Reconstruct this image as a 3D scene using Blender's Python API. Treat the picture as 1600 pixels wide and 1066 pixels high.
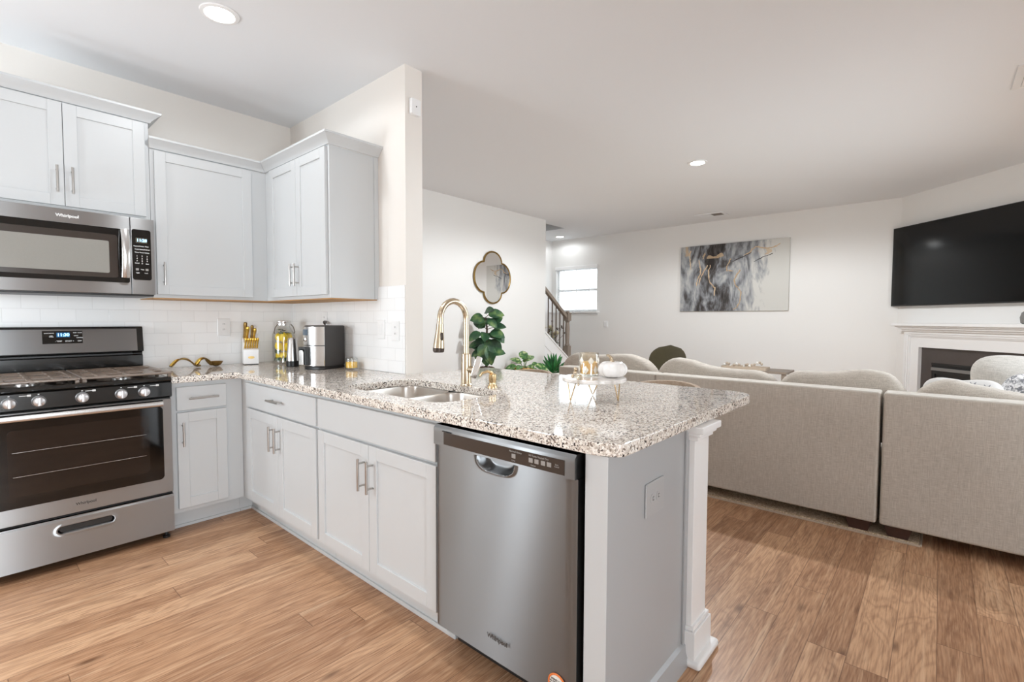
import bpy, bmesh, math, random
from mathutils import Vector, Matrix
random.seed(7)
C = bpy.context.scene
COL = C.collection
PI = math.pi
for o in list(bpy.data.objects): bpy.data.objects.remove(o)

# ------------------------------------------------------------------ camera
def rad(a): return a*PI/180
cam_d = bpy.data.cameras.new('camera'); cam = bpy.data.objects.new('camera', cam_d); COL.objects.link(cam)
a, b, r = rad(41.2745), rad(2.5673), rad(0.2348)
F = Vector((math.cos(a)*math.cos(b), math.sin(a)*math.cos(b), -math.sin(b)))
R = Vector((math.sin(a), -math.cos(a), 0)); U = R.cross(F)
R, U = R*math.cos(r)+U*math.sin(r), U*math.cos(r)-R*math.sin(r)
m = Matrix((R, U, -F)).transposed().to_4x4(); m.translation = Vector((-1.7893, -3.9118, 1.2505))
cam.matrix_world = m
cam_d.sensor_width = 36; cam_d.sensor_fit = 'HORIZONTAL'; cam_d.lens = 762.3455*36/1600
cam_d.clip_start = 0.05
C.camera = cam
# ------------------------------------------------------------------ world, exposure, daylight, added fill lamps
H = 2.751
w = bpy.data.worlds.new('sky'); C.world = w; w.use_nodes = True
bg = w.node_tree.nodes['Background']; bg.inputs[0].default_value = (0.86, 0.94, 1, 1); bg.inputs[1].default_value = 3.2
C.view_settings.view_transform = 'Standard'; C.view_settings.look = 'None'
C.view_settings.gamma = 1; C.view_settings.use_curve_mapping = False
C.view_settings.exposure = 0.36
C.cycles.use_denoising = True
C.cycles.max_bounces = 10; C.cycles.diffuse_bounces = 8; C.cycles.glossy_bounces = 5
C.cycles.sample_clamp_indirect = 6
def area(name, loc, direction, sx, sy, power, col=(1, 1, 1), spread=180):
    l = bpy.data.lights.new(name, 'AREA'); l.shape = 'RECTANGLE'; l.size = sx; l.size_y = sy
    l.energy = power; l.color = col; l.spread = spread*PI/180
    o = bpy.data.objects.new(name, l); COL.objects.link(o); o.location = loc
    o.rotation_euler = Vector(direction).to_track_quat('-Z', 'Y').to_euler()
    return o
area('fill_rear', (-2.4, -6.55, 1.05), (0, 1, 0), 1.6, 2.0, 22, (0.86, 0.94, 1), 85)  # added fill lamp, placed to light the kitchen but miss the living-room floor
area('fill_right', (2.7, -4.88, 1.10), (0, 1, -0.1), 2.6, 1.8, 14, (0.86, 0.94, 1), 115)  # added fill lamp for the living room, in a made-up opening
area('daylight_left_window', (-3.47, -0.85, 1.35), (1, 0, 0), 0.30, 1.1, 23, (0.86, 0.94, 1))
area('fill_corner', (-3.47, -0.19, 1.35), (1, 0, 0), 0.18, 1.1, 12, (0.86, 0.94, 1))  # added strip lamp that draws a second streak on the dishwasher steel
def downlight_lamp(name, loc, power, parent=None, col=(0.92, 0.965, 1), size=110):
    l = bpy.data.lights.new(name, 'SPOT'); l.energy = power; l.color = col
    l.spot_size = rad(size+62); l.spot_blend = 0.25 if size > 50 else 0.7; l.shadow_soft_size = 0.07
    o = bpy.data.objects.new(name, l); COL.objects.link(o); o.location = loc
    if parent: o.parent = parent
    return o

# ------------------------------------------------------------------ material helpers
def lin(c):
    c = c/255.0
    return c/12.92 if c <= 0.04045 else ((c+0.055)/1.055)**2.4
def rgb(r, g, b): return (lin(r), lin(g), lin(b), 1)
def base(name):
    m = bpy.data.materials.new(name); m.use_nodes = True
    nt = m.node_tree; bs = nt.nodes['Principled BSDF']
    return m, nt, bs
def N(nt, t, **k):
    n = nt.nodes.new(t)
    for a_, v in k.items(): setattr(n, a_, v)
    return n
def L(nt, a_, b_): nt.links.new(a_, b_)
def mat(name, col, rough=0.5, metal=0, spec=None, bump=None, emit=None, noise=None, coat=0, sheen=0, trans=0, ior=None, aniso=None):
    m, nt, bs = base(name); I = bs.inputs
    I['Base Color'].default_value = col; I['Roughness'].default_value = rough; I['Metallic'].default_value = metal
    if spec is not None: I['Specular IOR Level'].default_value = spec
    if coat: I['Coat Weight'].default_value = coat; I['Coat Roughness'].default_value = 0.05
    if sheen: I['Sheen Weight'].default_value = sheen
    if trans: I['Transmission Weight'].default_value = trans
    if ior: I['IOR'].default_value = ior
    if emit: I['Emission Color'].default_value = emit[0]; I['Emission Strength'].default_value = emit[1]
    geo = N(nt, 'ShaderNodeNewGeometry')
    if noise:   # (scale, amount) subtle tone variation
        nz = N(nt, 'ShaderNodeTexNoise'); nz.inputs['Scale'].default_value = noise[0]; nz.inputs['Detail'].default_value = 4
        L(nt, geo.outputs['Position'], nz.inputs['Vector'])
        mx = N(nt, 'ShaderNodeMix', data_type='RGBA'); mx.inputs[6].default_value = col
        mx.inputs[7].default_value = tuple(max(0, c*(1-noise[1])) for c in col[:3])+(1,)
        L(nt, nz.outputs[0], mx.inputs[0]); L(nt, mx.outputs[2], I['Base Color'])
    if bump:    # (scale, strength)
        nz = N(nt, 'ShaderNodeTexNoise'); nz.inputs['Scale'].default_value = bump[0]; nz.inputs['Detail'].default_value = 3
        L(nt, geo.outputs['Position'], nz.inputs['Vector'])
        bp = N(nt, 'ShaderNodeBump'); bp.inputs['Strength'].default_value = bump[1]; bp.inputs['Distance'].default_value = 0.01
        L(nt, nz.outputs[0], bp.inputs['Height']); L(nt, bp.outputs[0], I['Normal'])
    if aniso:   # brushed metal: reflections smear along the given direction
        I['Anisotropic'].default_value = 1.0
        v = N(nt, 'ShaderNodeCombineXYZ')
        for k_ in range(3): v.inputs[k_].default_value = aniso[k_]
        L(nt, v.outputs[0], I['Tangent'])
        mp = N(nt, 'ShaderNodeMapping'); mp.inputs['Scale'].default_value = (2, 2, 900) if aniso[2] else (500, 8, 3)
        L(nt, geo.outputs['Position'], mp.inputs['Vector'])
        nz = N(nt, 'ShaderNodeTexNoise'); nz.inputs['Scale'].default_value = 1
        L(nt, mp.outputs[0], nz.inputs['Vector'])
        mr = N(nt, 'ShaderNodeMapRange'); mr.inputs[3].default_value = rough-0.02; mr.inputs[4].default_value = rough+0.03
        L(nt, nz.outputs[0], mr.inputs[0]); L(nt, mr.outputs[0], I['Roughness'])
    return m
def ramp(nt, stops, interp='LINEAR'):
    rp = N(nt, 'ShaderNodeValToRGB'); cr = rp.color_ramp; cr.interpolation = interp
    while len(cr.elements) < len(stops): cr.elements.new(0.5)
    for e, (p, c) in zip(cr.elements, stops): e.position = p; e.color = c
    return rp
def math_(nt, op, a_, b_=None):
    n = N(nt, 'ShaderNodeMath', operation=op)
    for i, x in enumerate((a_, b_)):
        if x is None: continue
        if isinstance(x, (int, float)): n.inputs[i].default_value = x
        else: L(nt, x, n.inputs[i])
    return n.outputs[0]
def mixc(nt, f, a_, b_, mode='MIX'):
    n = N(nt, 'ShaderNodeMix', data_type='RGBA', blend_type=mode)
    for i, x in ((0, f), (6, a_), (7, b_)):
        if isinstance(x, (int, float)): n.inputs[i].default_value = x
        elif isinstance(x, tuple): n.inputs[i].default_value = x
        else: L(nt, x, n.inputs[i])
    return n.outputs[2]

def floor_mat():
    m, nt, bs = base('oak_plank_floor')
    geo = N(nt, 'ShaderNodeNewGeometry'); sp = N(nt, 'ShaderNodeSeparateXYZ'); L(nt, geo.outputs['Position'], sp.inputs[0])
    X, Y = sp.outputs[0], sp.outputs[1]
    W_, LN = 0.127, 1.22
    row = math_(nt, 'FLOOR', math_(nt, 'DIVIDE', math_(nt, 'ADD', Y, 10.0+0.037), W_))
    wn = N(nt, 'ShaderNodeTexWhiteNoise', noise_dimensions='1D'); L(nt, row, wn.inputs['W'])
    xs = math_(nt, 'ADD', math_(nt, 'DIVIDE', X, LN), math_(nt, 'MULTIPLY', wn.outputs[0], 7.0))
    colm = math_(nt, 'FLOOR', xs)
    cv = N(nt, 'ShaderNodeCombineXYZ'); L(nt, row, cv.inputs[0]); L(nt, colm, cv.inputs[1])
    pn = N(nt, 'ShaderNodeTexWhiteNoise', noise_dimensions='2D'); L(nt, cv.outputs[0], pn.inputs['Vector'])
    pr = pn.outputs[0]                                   # one random number per plank
    gx = math_(nt, 'ADD', X, math_(nt, 'MULTIPLY', pr, 37.0)); gy = math_(nt, 'ADD', Y, math_(nt, 'MULTIPLY', pr, 11.0))
    def nz(sx, sy, det=4, dist=0.0, rgh=0.55):
        c = N(nt, 'ShaderNodeCombineXYZ'); L(nt, math_(nt, 'MULTIPLY', gx, sx), c.inputs[0]); L(nt, math_(nt, 'MULTIPLY', gy, sy), c.inputs[1])
        n = N(nt, 'ShaderNodeTexNoise'); n.inputs['Scale'].default_value = 1; n.inputs['Detail'].default_value = det
        n.inputs['Distortion'].default_value = dist; n.inputs['Roughness'].default_value = rgh
        L(nt, c.outputs[0], n.inputs['Vector']); return n.outputs[0]
    fig = nz(1.3, 6.5, 2, 0.5)                             # cathedral figure: level lines of a stretched noise
    rings = math_(nt, 'SINE', math_(nt, 'MULTIPLY', fig, 95.0))
    fine = nz(9, 170, 3)
    blot = nz(2.2, 14, 5, 0.8, 0.65)
    knot = N(nt, 'ShaderNodeTexVoronoi'); ck = N(nt, 'ShaderNodeCombineXYZ')
    L(nt, math_(nt, 'MULTIPLY', gx, 2.3), ck.inputs[0]); L(nt, math_(nt, 'MULTIPLY', gy, 6.0), ck.inputs[1]); L(nt, ck.outputs[0], knot.inputs['Vector'])
    knot.inputs['Scale'].default_value = 1
    kn = N(nt, 'ShaderNodeMapRange'); kn.inputs[1].default_value = 0.03; kn.inputs[2].default_value = 0.13; kn.inputs[3].default_value = 0.75; kn.inputs[4].default_value = 0
    L(nt, knot.outputs['Distance'], kn.inputs[0])
    c1 = ramp(nt, [(0.0, rgb(166, 125, 94)), (0.4, rgb(182, 140, 107)), (0.75, rgb(192, 150, 116)), (1.0, rgb(204, 163, 128))]); L(nt, pr, c1.inputs[0])
    c = mixc(nt, math_(nt, 'MULTIPLY', math_(nt, 'MAXIMUM', math_(nt, 'SUBTRACT', blot, 0.50), 0.0), 2.6), c1.outputs[0], rgb(112, 72, 48))
    c = mixc(nt, math_(nt, 'MULTIPLY', math_(nt, 'POWER', math_(nt, 'MULTIPLY', math_(nt, 'ADD', rings, 1.0), 0.5), 2.5), 0.27), c, rgb(116, 74, 47))
    flk = nz(1.5, 42, 3, 0.5)
    c = mixc(nt, math_(nt, 'MULTIPLY', math_(nt, 'MAXIMUM', math_(nt, 'SUBTRACT', flk, 0.58), 0.0), 3.2), c, rgb(104, 64, 40))
    c = mixc(nt, math_(nt, 'MULTIPLY', math_(nt, 'MAXIMUM', math_(nt, 'SUBTRACT', 0.44, flk), 0.0), 2.6), c, rgb(232, 200, 166))
    c = mixc(nt, math_(nt, 'MULTIPLY', math_(nt, 'MAXIMUM', math_(nt, 'SUBTRACT', fine, 0.5), 0.0), 2.4), c, rgb(110, 70, 46))
    c = mixc(nt, math_(nt, 'MULTIPLY', math_(nt, 'MAXIMUM', math_(nt, 'SUBTRACT', 0.5, fine), 0.0), 1.6), c, rgb(226, 190, 155))
    c = mixc(nt, kn.outputs[0], c, rgb(88, 54, 34))
    fy = math_(nt, 'FRACT', math_(nt, 'DIVIDE', math_(nt, 'ADD', Y, 10.0+0.037), W_)); fx = math_(nt, 'FRACT', xs)
    ey = math_(nt, 'LESS_THAN', math_(nt, 'MINIMUM', fy, math_(nt, 'SUBTRACT', 1.0, fy)), 0.012)
    ex = math_(nt, 'LESS_THAN', math_(nt, 'MINIMUM', fx, math_(nt, 'SUBTRACT', 1.0, fx)), 0.0014)
    c = mixc(nt, math_(nt, 'MULTIPLY', math_(nt, 'MAXIMUM', ey, ex), 0.55), c, rgb(80, 48, 30))
    L(nt, c, bs.inputs['Base Color'])
    bs.inputs['Roughness'].default_value = 0.38; bs.inputs['Specular IOR Level'].default_value = 0.35
    bp = N(nt, 'ShaderNodeBump'); bp.inputs['Strength'].default_value = 0.12; bp.inputs['Distance'].default_value = 0.002
    L(nt, fine, bp.inputs['Height']); L(nt, bp.outputs[0], bs.inputs['Normal'])
    return m
def tile_mat(name, ax):
    m, nt, bs = base(name)
    geo = N(nt, 'ShaderNodeNewGeometry'); sp = N(nt, 'ShaderNodeSeparateXYZ'); L(nt, geo.outputs['Position'], sp.inputs[0])
    cv = N(nt, 'ShaderNodeCombineXYZ'); L(nt, sp.outputs[ax], cv.inputs[0]); L(nt, math_(nt, 'SUBTRACT', sp.outputs[2], 0.914), cv.inputs[1])
    br = N(nt, 'ShaderNodeTexBrick'); br.inputs['Scale'].default_value = 1
    br.inputs['Brick Width'].default_value = 0.1544; br.inputs['Row Height'].default_value = 0.0772; br.inputs['Mortar Size'].default_value = 0.0013
    br.inputs['Mortar Smooth'].default_value = 0.3
    br.inputs['Color1'].default_value = rgb(246, 246, 246); br.inputs['Color2'].default_value = rgb(241, 242, 242); br.inputs['Mortar'].default_value = rgb(230, 230, 230)
    L(nt, cv.outputs[0], br.inputs['Vector']); L(nt, br.outputs[0], bs.inputs['Base Color'])
    bs.inputs['Roughness'].default_value = 0.12
    bp = N(nt, 'ShaderNodeBump'); bp.invert = True; bp.inputs['Strength'].default_value = 0.5; bp.inputs['Distance'].default_value = 0.002
    L(nt, br.outputs['Fac'], bp.inputs['Height']); L(nt, bp.outputs[0], bs.inputs['Normal'])
    return m
def granite_mat():
    m, nt, bs = base('speckled_granite')
    geo = N(nt, 'ShaderNodeNewGeometry')
    nz = N(nt, 'ShaderNodeTexNoise'); nz.inputs['Scale'].default_value = 60; nz.inputs['Detail'].default_value = 3; L(nt, geo.outputs['Position'], nz.inputs['Vector'])
    ad = N(nt, 'ShaderNodeMix', data_type='VECTOR'); 
    sc = N(nt, 'ShaderNodeVectorMath', operation='SCALE'); sc.inputs['Scale'].default_value = 0.014; L(nt, nz.outputs['Color'], sc.inputs[0])
    va = N(nt, 'ShaderNodeVectorMath', operation='ADD'); L(nt, geo.outputs['Position'], va.inputs[0]); L(nt, sc.outputs[0], va.inputs[1])
    nt.nodes.remove(ad)
    v1 = N(nt, 'ShaderNodeTexVoronoi'); v1.inputs['Scale'].default_value = 190; L(nt, va.outputs[0], v1.inputs['Vector'])
    s1 = N(nt, 'ShaderNodeSeparateColor'); L(nt, v1.outputs['Color'], s1.inputs[0])
    big = N(nt, 'ShaderNodeTexNoise'); big.inputs['Scale'].default_value = 13; big.inputs['Detail'].default_value = 3; L(nt, geo.outputs['Position'], big.inputs['Vector'])
    f = math_(nt, 'ADD', s1.outputs[0], math_(nt, 'MULTIPLY', math_(nt, 'SUBTRACT', big.outputs[0], 0.5), 0.55))
    c1 = ramp(nt, [(0.0, rgb(62, 56, 54)), (0.09, rgb(138, 124, 114)), (0.19, rgb(192, 180, 168)), (0.34, rgb(232, 224, 214)), (0.62, rgb(244, 239, 232)), (0.87, rgb(216, 206, 196))], 'CONSTANT'); L(nt, f, c1.inputs[0])
    v2 = N(nt, 'ShaderNodeTexVoronoi'); v2.inputs['Scale'].default_value = 420; L(nt, va.outputs[0], v2.inputs['Vector'])
    s2 = N(nt, 'ShaderNodeSeparateColor'); L(nt, v2.outputs['Color'], s2.inputs[0])
    dark = math_(nt, 'GREATER_THAN', s2.outputs[1], 0.9)
    c = mixc(nt, math_(nt, 'MULTIPLY', dark, 0.6), c1.outputs[0], rgb(110, 96, 86))
    L(nt, c, bs.inputs['Base Color']); bs.inputs['Roughness'].default_value = 0.06; bs.inputs['Specular IOR Level'].default_value = 0.6
    return m
def linen_mat(name, col, col2, scale=260):
    m, nt, bs = base(name)
    geo = N(nt, 'ShaderNodeTexCoord')
    def n(s, d):
        mp = N(nt, 'ShaderNodeMapping'); mp.inputs['Scale'].default_value = s; L(nt, geo.outputs['Object'], mp.inputs['Vector'])
        z = N(nt, 'ShaderNodeTexNoise'); z.inputs['Scale'].default_value = 1; z.inputs['Detail'].default_value = d; L(nt, mp.outputs[0], z.inputs['Vector']); return z.outputs[0]
    h = n((24, 24, scale), 3); v = n((scale, scale, 24), 3); bl = n((2, 2, 2), 2)
    f = math_(nt, 'ADD', math_(nt, 'MULTIPLY', h, 0.45), math_(nt, 'MULTIPLY', v, 0.45)); f = math_(nt, 'ADD', f, math_(nt, 'MULTIPLY', bl, 0.12))
    rp = ramp(nt, [(0.38, col2), (0.64, col)]); L(nt, f, rp.inputs[0]); L(nt, rp.outputs[0], bs.inputs['Base Color'])
    bs.inputs['Roughness'].default_value = 0.92; bs.inputs['Specular IOR Level'].default_value = 0.15; bs.inputs['Sheen Weight'].default_value = 0.15
    bp = N(nt, 'ShaderNodeBump'); bp.inputs['Strength'].default_value = 0.25; bp.inputs['Distance'].default_value = 0.003; L(nt, f, bp.inputs['Height']); L(nt, bp.outputs[0], bs.inputs['Normal'])
    return m
def painting_mat():
    m, nt, bs = base('abstract_canvas')
    tc = N(nt, 'ShaderNodeTexCoord'); sp = N(nt, 'ShaderNodeSeparateXYZ'); L(nt, tc.outputs['Object'], sp.inputs[0])
    u = math_(nt, 'DIVIDE', math_(nt, 'MULTIPLY', sp.outputs[1], -1.0), 1.535); v = sp.outputs[2]      # u 0..1 left to right
    def n(s, sc, d, dist=0.0):
        mp = N(nt, 'ShaderNodeMapping'); mp.inputs['Scale'].default_value = s; L(nt, tc.outputs['Object'], mp.inputs['Vector'])
        z = N(nt, 'ShaderNodeTexNoise'); z.inputs['Scale'].default_value = sc; z.inputs['Detail'].default_value = d; z.inputs['Distortion'].default_value = dist; L(nt, mp.outputs[0], z.inputs['Vector']); return z.outputs[0]
    big = n((1, 2.6, 1.1), 1.9, 5, 1.6); fin = n((1, 3, 1), 9, 8, 0.6)
    t = math_(nt, 'ADD', math_(nt, 'MULTIPLY', big, 0.9), math_(nt, 'MULTIPLY', fin, 0.35))
    d2 = math_(nt, 'SUBTRACT', u, 0.36); bias = math_(nt, 'MULTIPLY', math_(nt, 'ABSOLUTE', d2, None), 0.62)
    rb = math_(nt, 'MULTIPLY', math_(nt, 'MAXIMUM', math_(nt, 'SUBTRACT', u, math_(nt, 'ADD', 0.45, math_(nt, 'MULTIPLY', v, 0.25))), 0.0), 0.55)
    t = math_(nt, 'ADD', t, math_(nt, 'ADD', bias, rb))
    rp = ramp(nt, [(0.52, rgb(34, 29, 27)), (0.62, rgb(74, 70, 69)), (0.71, rgb(116, 118, 122)), (0.82, rgb(158, 160, 163)), (0.93, rgb(190, 190, 187)), (1.0, rgb(206, 205, 200))]); L(nt, t, rp.inputs[0])
    gl = n((1, 2.0, 2.0), 2.6, 4, 0.5)
    gm = math_(nt, 'MULTIPLY', math_(nt, 'GREATER_THAN', gl, 0.60), math_(nt, 'GREATER_THAN', v, 0.80))
    c = mixc(nt, math_(nt, 'MULTIPLY', gm, 0.75), rp.outputs[0], rgb(196, 170, 136))
    L(nt, c, bs.inputs['Base Color']); bs.inputs['Roughness'].default_value = 0.6
    return m
def marble_mat():
    m, nt, bs = base('white_marble')
    tc = N(nt, 'ShaderNodeTexCoord'); z = N(nt, 'ShaderNodeTexNoise'); z.inputs['Scale'].default_value = 9; z.inputs['Detail'].default_value = 6; z.inputs['Distortion'].default_value = 1.5
    L(nt, tc.outputs['Object'], z.inputs['Vector'])
    rp = ramp(nt, [(0.35, rgb(196, 190, 184)), (0.5, rgb(236, 232, 228)), (0.7, rgb(244, 242, 240))]); L(nt, z.outputs[0], rp.inputs[0]); L(nt, rp.outputs[0], bs.inputs['Base Color'])
    bs.inputs['Roughness'].default_value = 0.12; return m
def leaf_mat(name, c1, c2, c3, scale=14):
    m, nt, bs = base(name)
    tc = N(nt, 'ShaderNodeTexCoord'); z = N(nt, 'ShaderNodeTexNoise'); z.inputs['Scale'].default_value = scale; z.inputs['Detail'].default_value = 3
    L(nt, tc.outputs['Object'], z.inputs['Vector'])
    rp = ramp(nt, [(0.35, c1), (0.52, c2), (0.68, c3)]); L(nt, z.outputs[0], rp.inputs[0]); L(nt, rp.outputs[0], bs.inputs['Base Color'])
    bs.inputs['Roughness'].default_value = 0.42; return m
def fur_mat(name, c1, c2, scale=60):
    m, nt, bs = base(name)
    tc = N(nt, 'ShaderNodeTexCoord'); z = N(nt, 'ShaderNodeTexNoise'); z.inputs['Scale'].default_value = scale; z.inputs['Detail'].default_value = 4; z.inputs['Distortion'].default_value = 1
    L(nt, tc.outputs['Object'], z.inputs['Vector'])
    rp = ramp(nt, [(0.4, c1), (0.6, c2)]); L(nt, z.outputs[0], rp.inputs[0]); L(nt, rp.outputs[0], bs.inputs['Base Color']); bs.inputs['Roughness'].default_value = 0.95
    bp = N(nt, 'ShaderNodeBump'); bp.inputs['Strength'].default_value = 0.8; bp.inputs['Distance'].default_value = 0.01; L(nt, z.outputs[0], bp.inputs['Height']); L(nt, bp.outputs[0], bs.inputs['Normal'])
    return m

M = {}
M['wall'] = mat('wall_paint', rgb(234, 233, 231), 0.75, bump=(260, 0.04))
M['kwall'] = mat('kitchen_wall_paint', rgb(230, 225, 219), 0.75, bump=(260, 0.04))
M['ceil'] = mat('ceiling_paint', rgb(229, 231, 234), 0.85, bump=(300, 0.04))
M['trim'] = mat('white_trim_paint', rgb(236, 236, 236), 0.35)
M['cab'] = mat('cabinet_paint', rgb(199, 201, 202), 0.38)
M['cab_shade'] = mat('cabinet_paint_shade', rgb(168, 170, 172), 0.3)  # cabinet paint darkened: the end panel's shade is put into the colour
M['ply'] = mat('birch_underside', rgb(196, 150, 96), 0.6, noise=(20, 0.2))
M['gap'] = mat('dark_gap', rgb(22, 21, 21), 0.7)
M['floor'] = floor_mat()
M['tile_a'] = tile_mat('subway_tile_left', 0); M['tile_b'] = tile_mat('subway_tile_middle', 1)
M['granite'] = granite_mat()
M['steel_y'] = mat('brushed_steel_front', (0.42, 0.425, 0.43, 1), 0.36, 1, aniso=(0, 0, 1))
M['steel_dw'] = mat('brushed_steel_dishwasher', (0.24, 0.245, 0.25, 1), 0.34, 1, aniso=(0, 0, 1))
M['steel'] = mat('plain_steel', (0.62, 0.61, 0.60, 1), 0.25, 1)
M['sink'] = mat('satin_sink_steel', (0.60, 0.56, 0.52, 1), 0.28, 1)
M['chrome'] = mat('chrome', (0.8, 0.8, 0.8, 1), 0.08, 1)
M['nickel'] = mat('brushed_nickel', (0.48, 0.46, 0.44, 1), 0.3, 1)
M['gold'] = mat('brushed_gold', (0.80, 0.60, 0.34, 1), 0.26, 1)
M['champ'] = mat('champagne_gold', (0.62, 0.51, 0.37, 1), 0.26, 1)
M['agold'] = mat('antique_gold', (0.40, 0.26, 0.09, 1), 0.32, 1, noise=(90, 0.5))
M['ygold'] = mat('yellow_gold', (0.85, 0.56, 0.12, 1), 0.25, 1)
M['bronze'] = mat('dark_bronze_tip', rgb(66, 56, 50), 0.4, 0.6)
M['black'] = mat('black_enamel', rgb(20, 19, 18), 0.18, coat=0.3)
M['blackg'] = mat('black_glass', rgb(14, 12, 11), 0.05, spec=0.6)
M['blackp'] = mat('black_plastic', rgb(28, 27, 27), 0.4)
M['brownp'] = mat('dark_brown_display', rgb(58, 50, 45), 0.18)
M['oveng'] = mat('oven_window_glass', rgb(34, 27, 23), 0.05, spec=0.5)
M['iron'] = mat('cast_iron', rgb(124, 106, 92), 0.28, spec=0.9, bump=(160, 0.1))
M['knob'] = mat('satin_knob', (0.62, 0.61, 0.62, 1), 0.32, 0.85)
M['mwglass'] = mat('microwave_mesh_glass', rgb(150, 148, 142), 0.12, noise=(300, 0.12))
M['mark'] = mat('printed_white', rgb(225, 225, 225), 0.5)
M['markg'] = mat('printed_grey', rgb(150, 146, 142), 0.5)
M['markd'] = mat('printed_dark', rgb(60, 58, 56), 0.4)
M['led'] = mat('blue_digits', rgb(120, 200, 255), 0.4, emit=((0.35, 0.7, 1, 1), 2.2))
M['ledbg'] = mat('lit_display', rgb(20, 50, 80), 0.2, emit=((0.02, 0.12, 0.28, 1), 0.6))
M['lcd'] = mat('grey_display', rgb(104, 98, 84), 0.2)
M['lcdb'] = mat('blue_grey_display', rgb(92, 110, 126), 0.15, noise=(160, 0.5))
M['orange'] = mat('orange_ring', rgb(226, 120, 54), 0.5)
M['paper'] = mat('paper_white', rgb(232, 230, 226), 0.6)
M['plate'] = mat('white_plastic_plate', rgb(238, 238, 238), 0.3)
M['plate_shade'] = mat('white_plate_shade', rgb(172, 173, 174), 0.3)  # white plate greyed, shade of the end panel put into its colour
M['fryer'] = mat('charcoal_plastic', rgb(62, 60, 60), 0.45)
M['white'] = mat('white_ceramic', rgb(240, 238, 236), 0.15)
M['whitew'] = mat('white_lacquer', rgb(240, 240, 240), 0.3)
def glass_mat(name, tint=(1, 1, 1, 1), refl=0.12):
    m, nt, bs = base(name); out = nt.nodes['Material Output']
    tr = N(nt, 'ShaderNodeBsdfTransparent'); tr.inputs[0].default_value = tint
    gl = N(nt, 'ShaderNodeBsdfGlossy'); gl.inputs['Roughness'].default_value = 0.02
    fr = N(nt, 'ShaderNodeLayerWeight'); fr.inputs[0].default_value = 0.5
    mx = N(nt, 'ShaderNodeMixShader'); L(nt, math_(nt, 'ADD', math_(nt, 'MULTIPLY', math_(nt, 'POWER', fr.outputs['Facing'], 4.0), 0.7), 0.03+refl*0.3), mx.inputs[0]); L(nt, tr.outputs[0], mx.inputs[1]); L(nt, gl.outputs[0], mx.inputs[2])
    L(nt, mx.outputs[0], out.inputs['Surface']); nt.nodes.remove(bs); return m
M['glass'] = glass_mat('clear_glass', (0.985, 0.99, 0.985, 1))
M['wglass'] = glass_mat('window_glass', (0.97, 0.98, 0.98, 1), 0.05)
M['cutglass'] = glass_mat('cut_glass', (0.97, 0.95, 0.90, 1), 0.5)
M['facet'] = mat('pale_cut_facet', rgb(232, 226, 212), 0.15, spec=0.8)
M['wax'] = mat('yellow_wax', rgb(255, 206, 84), 0.4)
M['lemon'] = mat('lemon_skin', rgb(255, 222, 40), 0.35, bump=(220, 0.2))
M['mint'] = leaf_mat('mint_leaf', rgb(34, 56, 34), rgb(52, 84, 48), rgb(76, 108, 60), 40)
M['sofa'] = linen_mat('greige_linen', rgb(204, 198, 189), rgb(174, 167, 157), 430)
M['cush'] = linen_mat('greige_linen_cushion', rgb(196, 188, 178), rgb(164, 156, 146))
M['lcush'] = linen_mat('light_grey_linen', rgb(202, 198, 192), rgb(170, 166, 160))
M['stool'] = linen_mat('tan_weave', rgb(196, 178, 160), rgb(162, 142, 122))
M['darkwood'] = mat('dark_stained_wood', rgb(64, 34, 22), 0.5, noise=(14, 0.35))
M['greywood'] = mat('grey_brown_wood', rgb(146, 133, 121), 0.5, noise=(18, 0.2))
M['balwood'] = mat('dark_brown_metal', rgb(98, 85, 74), 0.45)
M['tan'] = mat('light_tan_wood', rgb(196, 180, 162), 0.5, noise=(25, 0.2))
M['velvet'] = mat('olive_velvet', rgb(74, 66, 40), 0.85, sheen=0.5, noise=(30, 0.3))
M['rug'] = fur_mat('cream_rug_pile', rgb(176, 152, 122), rgb(222, 204, 180), 90)
M['fur'] = fur_mat('grey_white_fur', rgb(130, 132, 138), rgb(238, 238, 240), 55)
M['floral'] = mat('white_floral_cotton', rgb(214, 212, 210), 0.9)
M['printleaf'] = mat('printed_green', rgb(58, 120, 72), 0.9)
M['printgrey'] = mat('printed_grey_flower', rgb(150, 152, 158), 0.9)
M['slate'] = mat('dark_slate', rgb(84, 76, 73), 0.35, noise=(7, 0.35))
M['fbox'] = mat('firebox_black', rgb(28, 27, 26), 0.5)
M['canvas'] = painting_mat()
M['vein'] = mat('gold_leaf', rgb(206, 180, 148), 0.35, 0.5)
M['inkl'] = mat('charcoal_stroke', rgb(70, 66, 64), 0.7)
M['mirror'] = mat('mirror_silver', (0.86, 0.86, 0.86, 1), 0.015, 1)
M['marble'] = marble_mat()
M['ficus'] = leaf_mat('ficus_leaf', rgb(30, 62, 42), rgb(52, 92, 58), rgb(112, 138, 82), 9)
M['pothos'] = leaf_mat('variegated_leaf', rgb(40, 84, 44), rgb(84, 132, 66), rgb(196, 204, 148), 26)
M['aloe'] = leaf_mat('aloe_leaf', rgb(26, 82, 40), rgb(40, 112, 54), rgb(70, 140, 72), 8)
M['stem'] = mat('brown_stem', rgb(72, 52, 38), 0.7)
M['moss'] = mat('brown_moss', rgb(84, 62, 46), 0.95, bump=(60, 1.0))
M['silver'] = mat('silver_glaze', (0.70, 0.67, 0.63, 1), 0.28, 0.9)
M['bloom'] = mat('cream_petal', rgb(232, 226, 196), 0.7)
M['bloomd'] = mat('dark_berry', rgb(70, 56, 48), 0.6)
M['lens'] = mat('lamp_lens', rgb(255, 252, 246), 0.4, emit=((1, 0.98, 0.94, 1), 14))
M['screen'] = mat('tv_screen', rgb(3, 3, 3), 0.10, spec=0.45)
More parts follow.
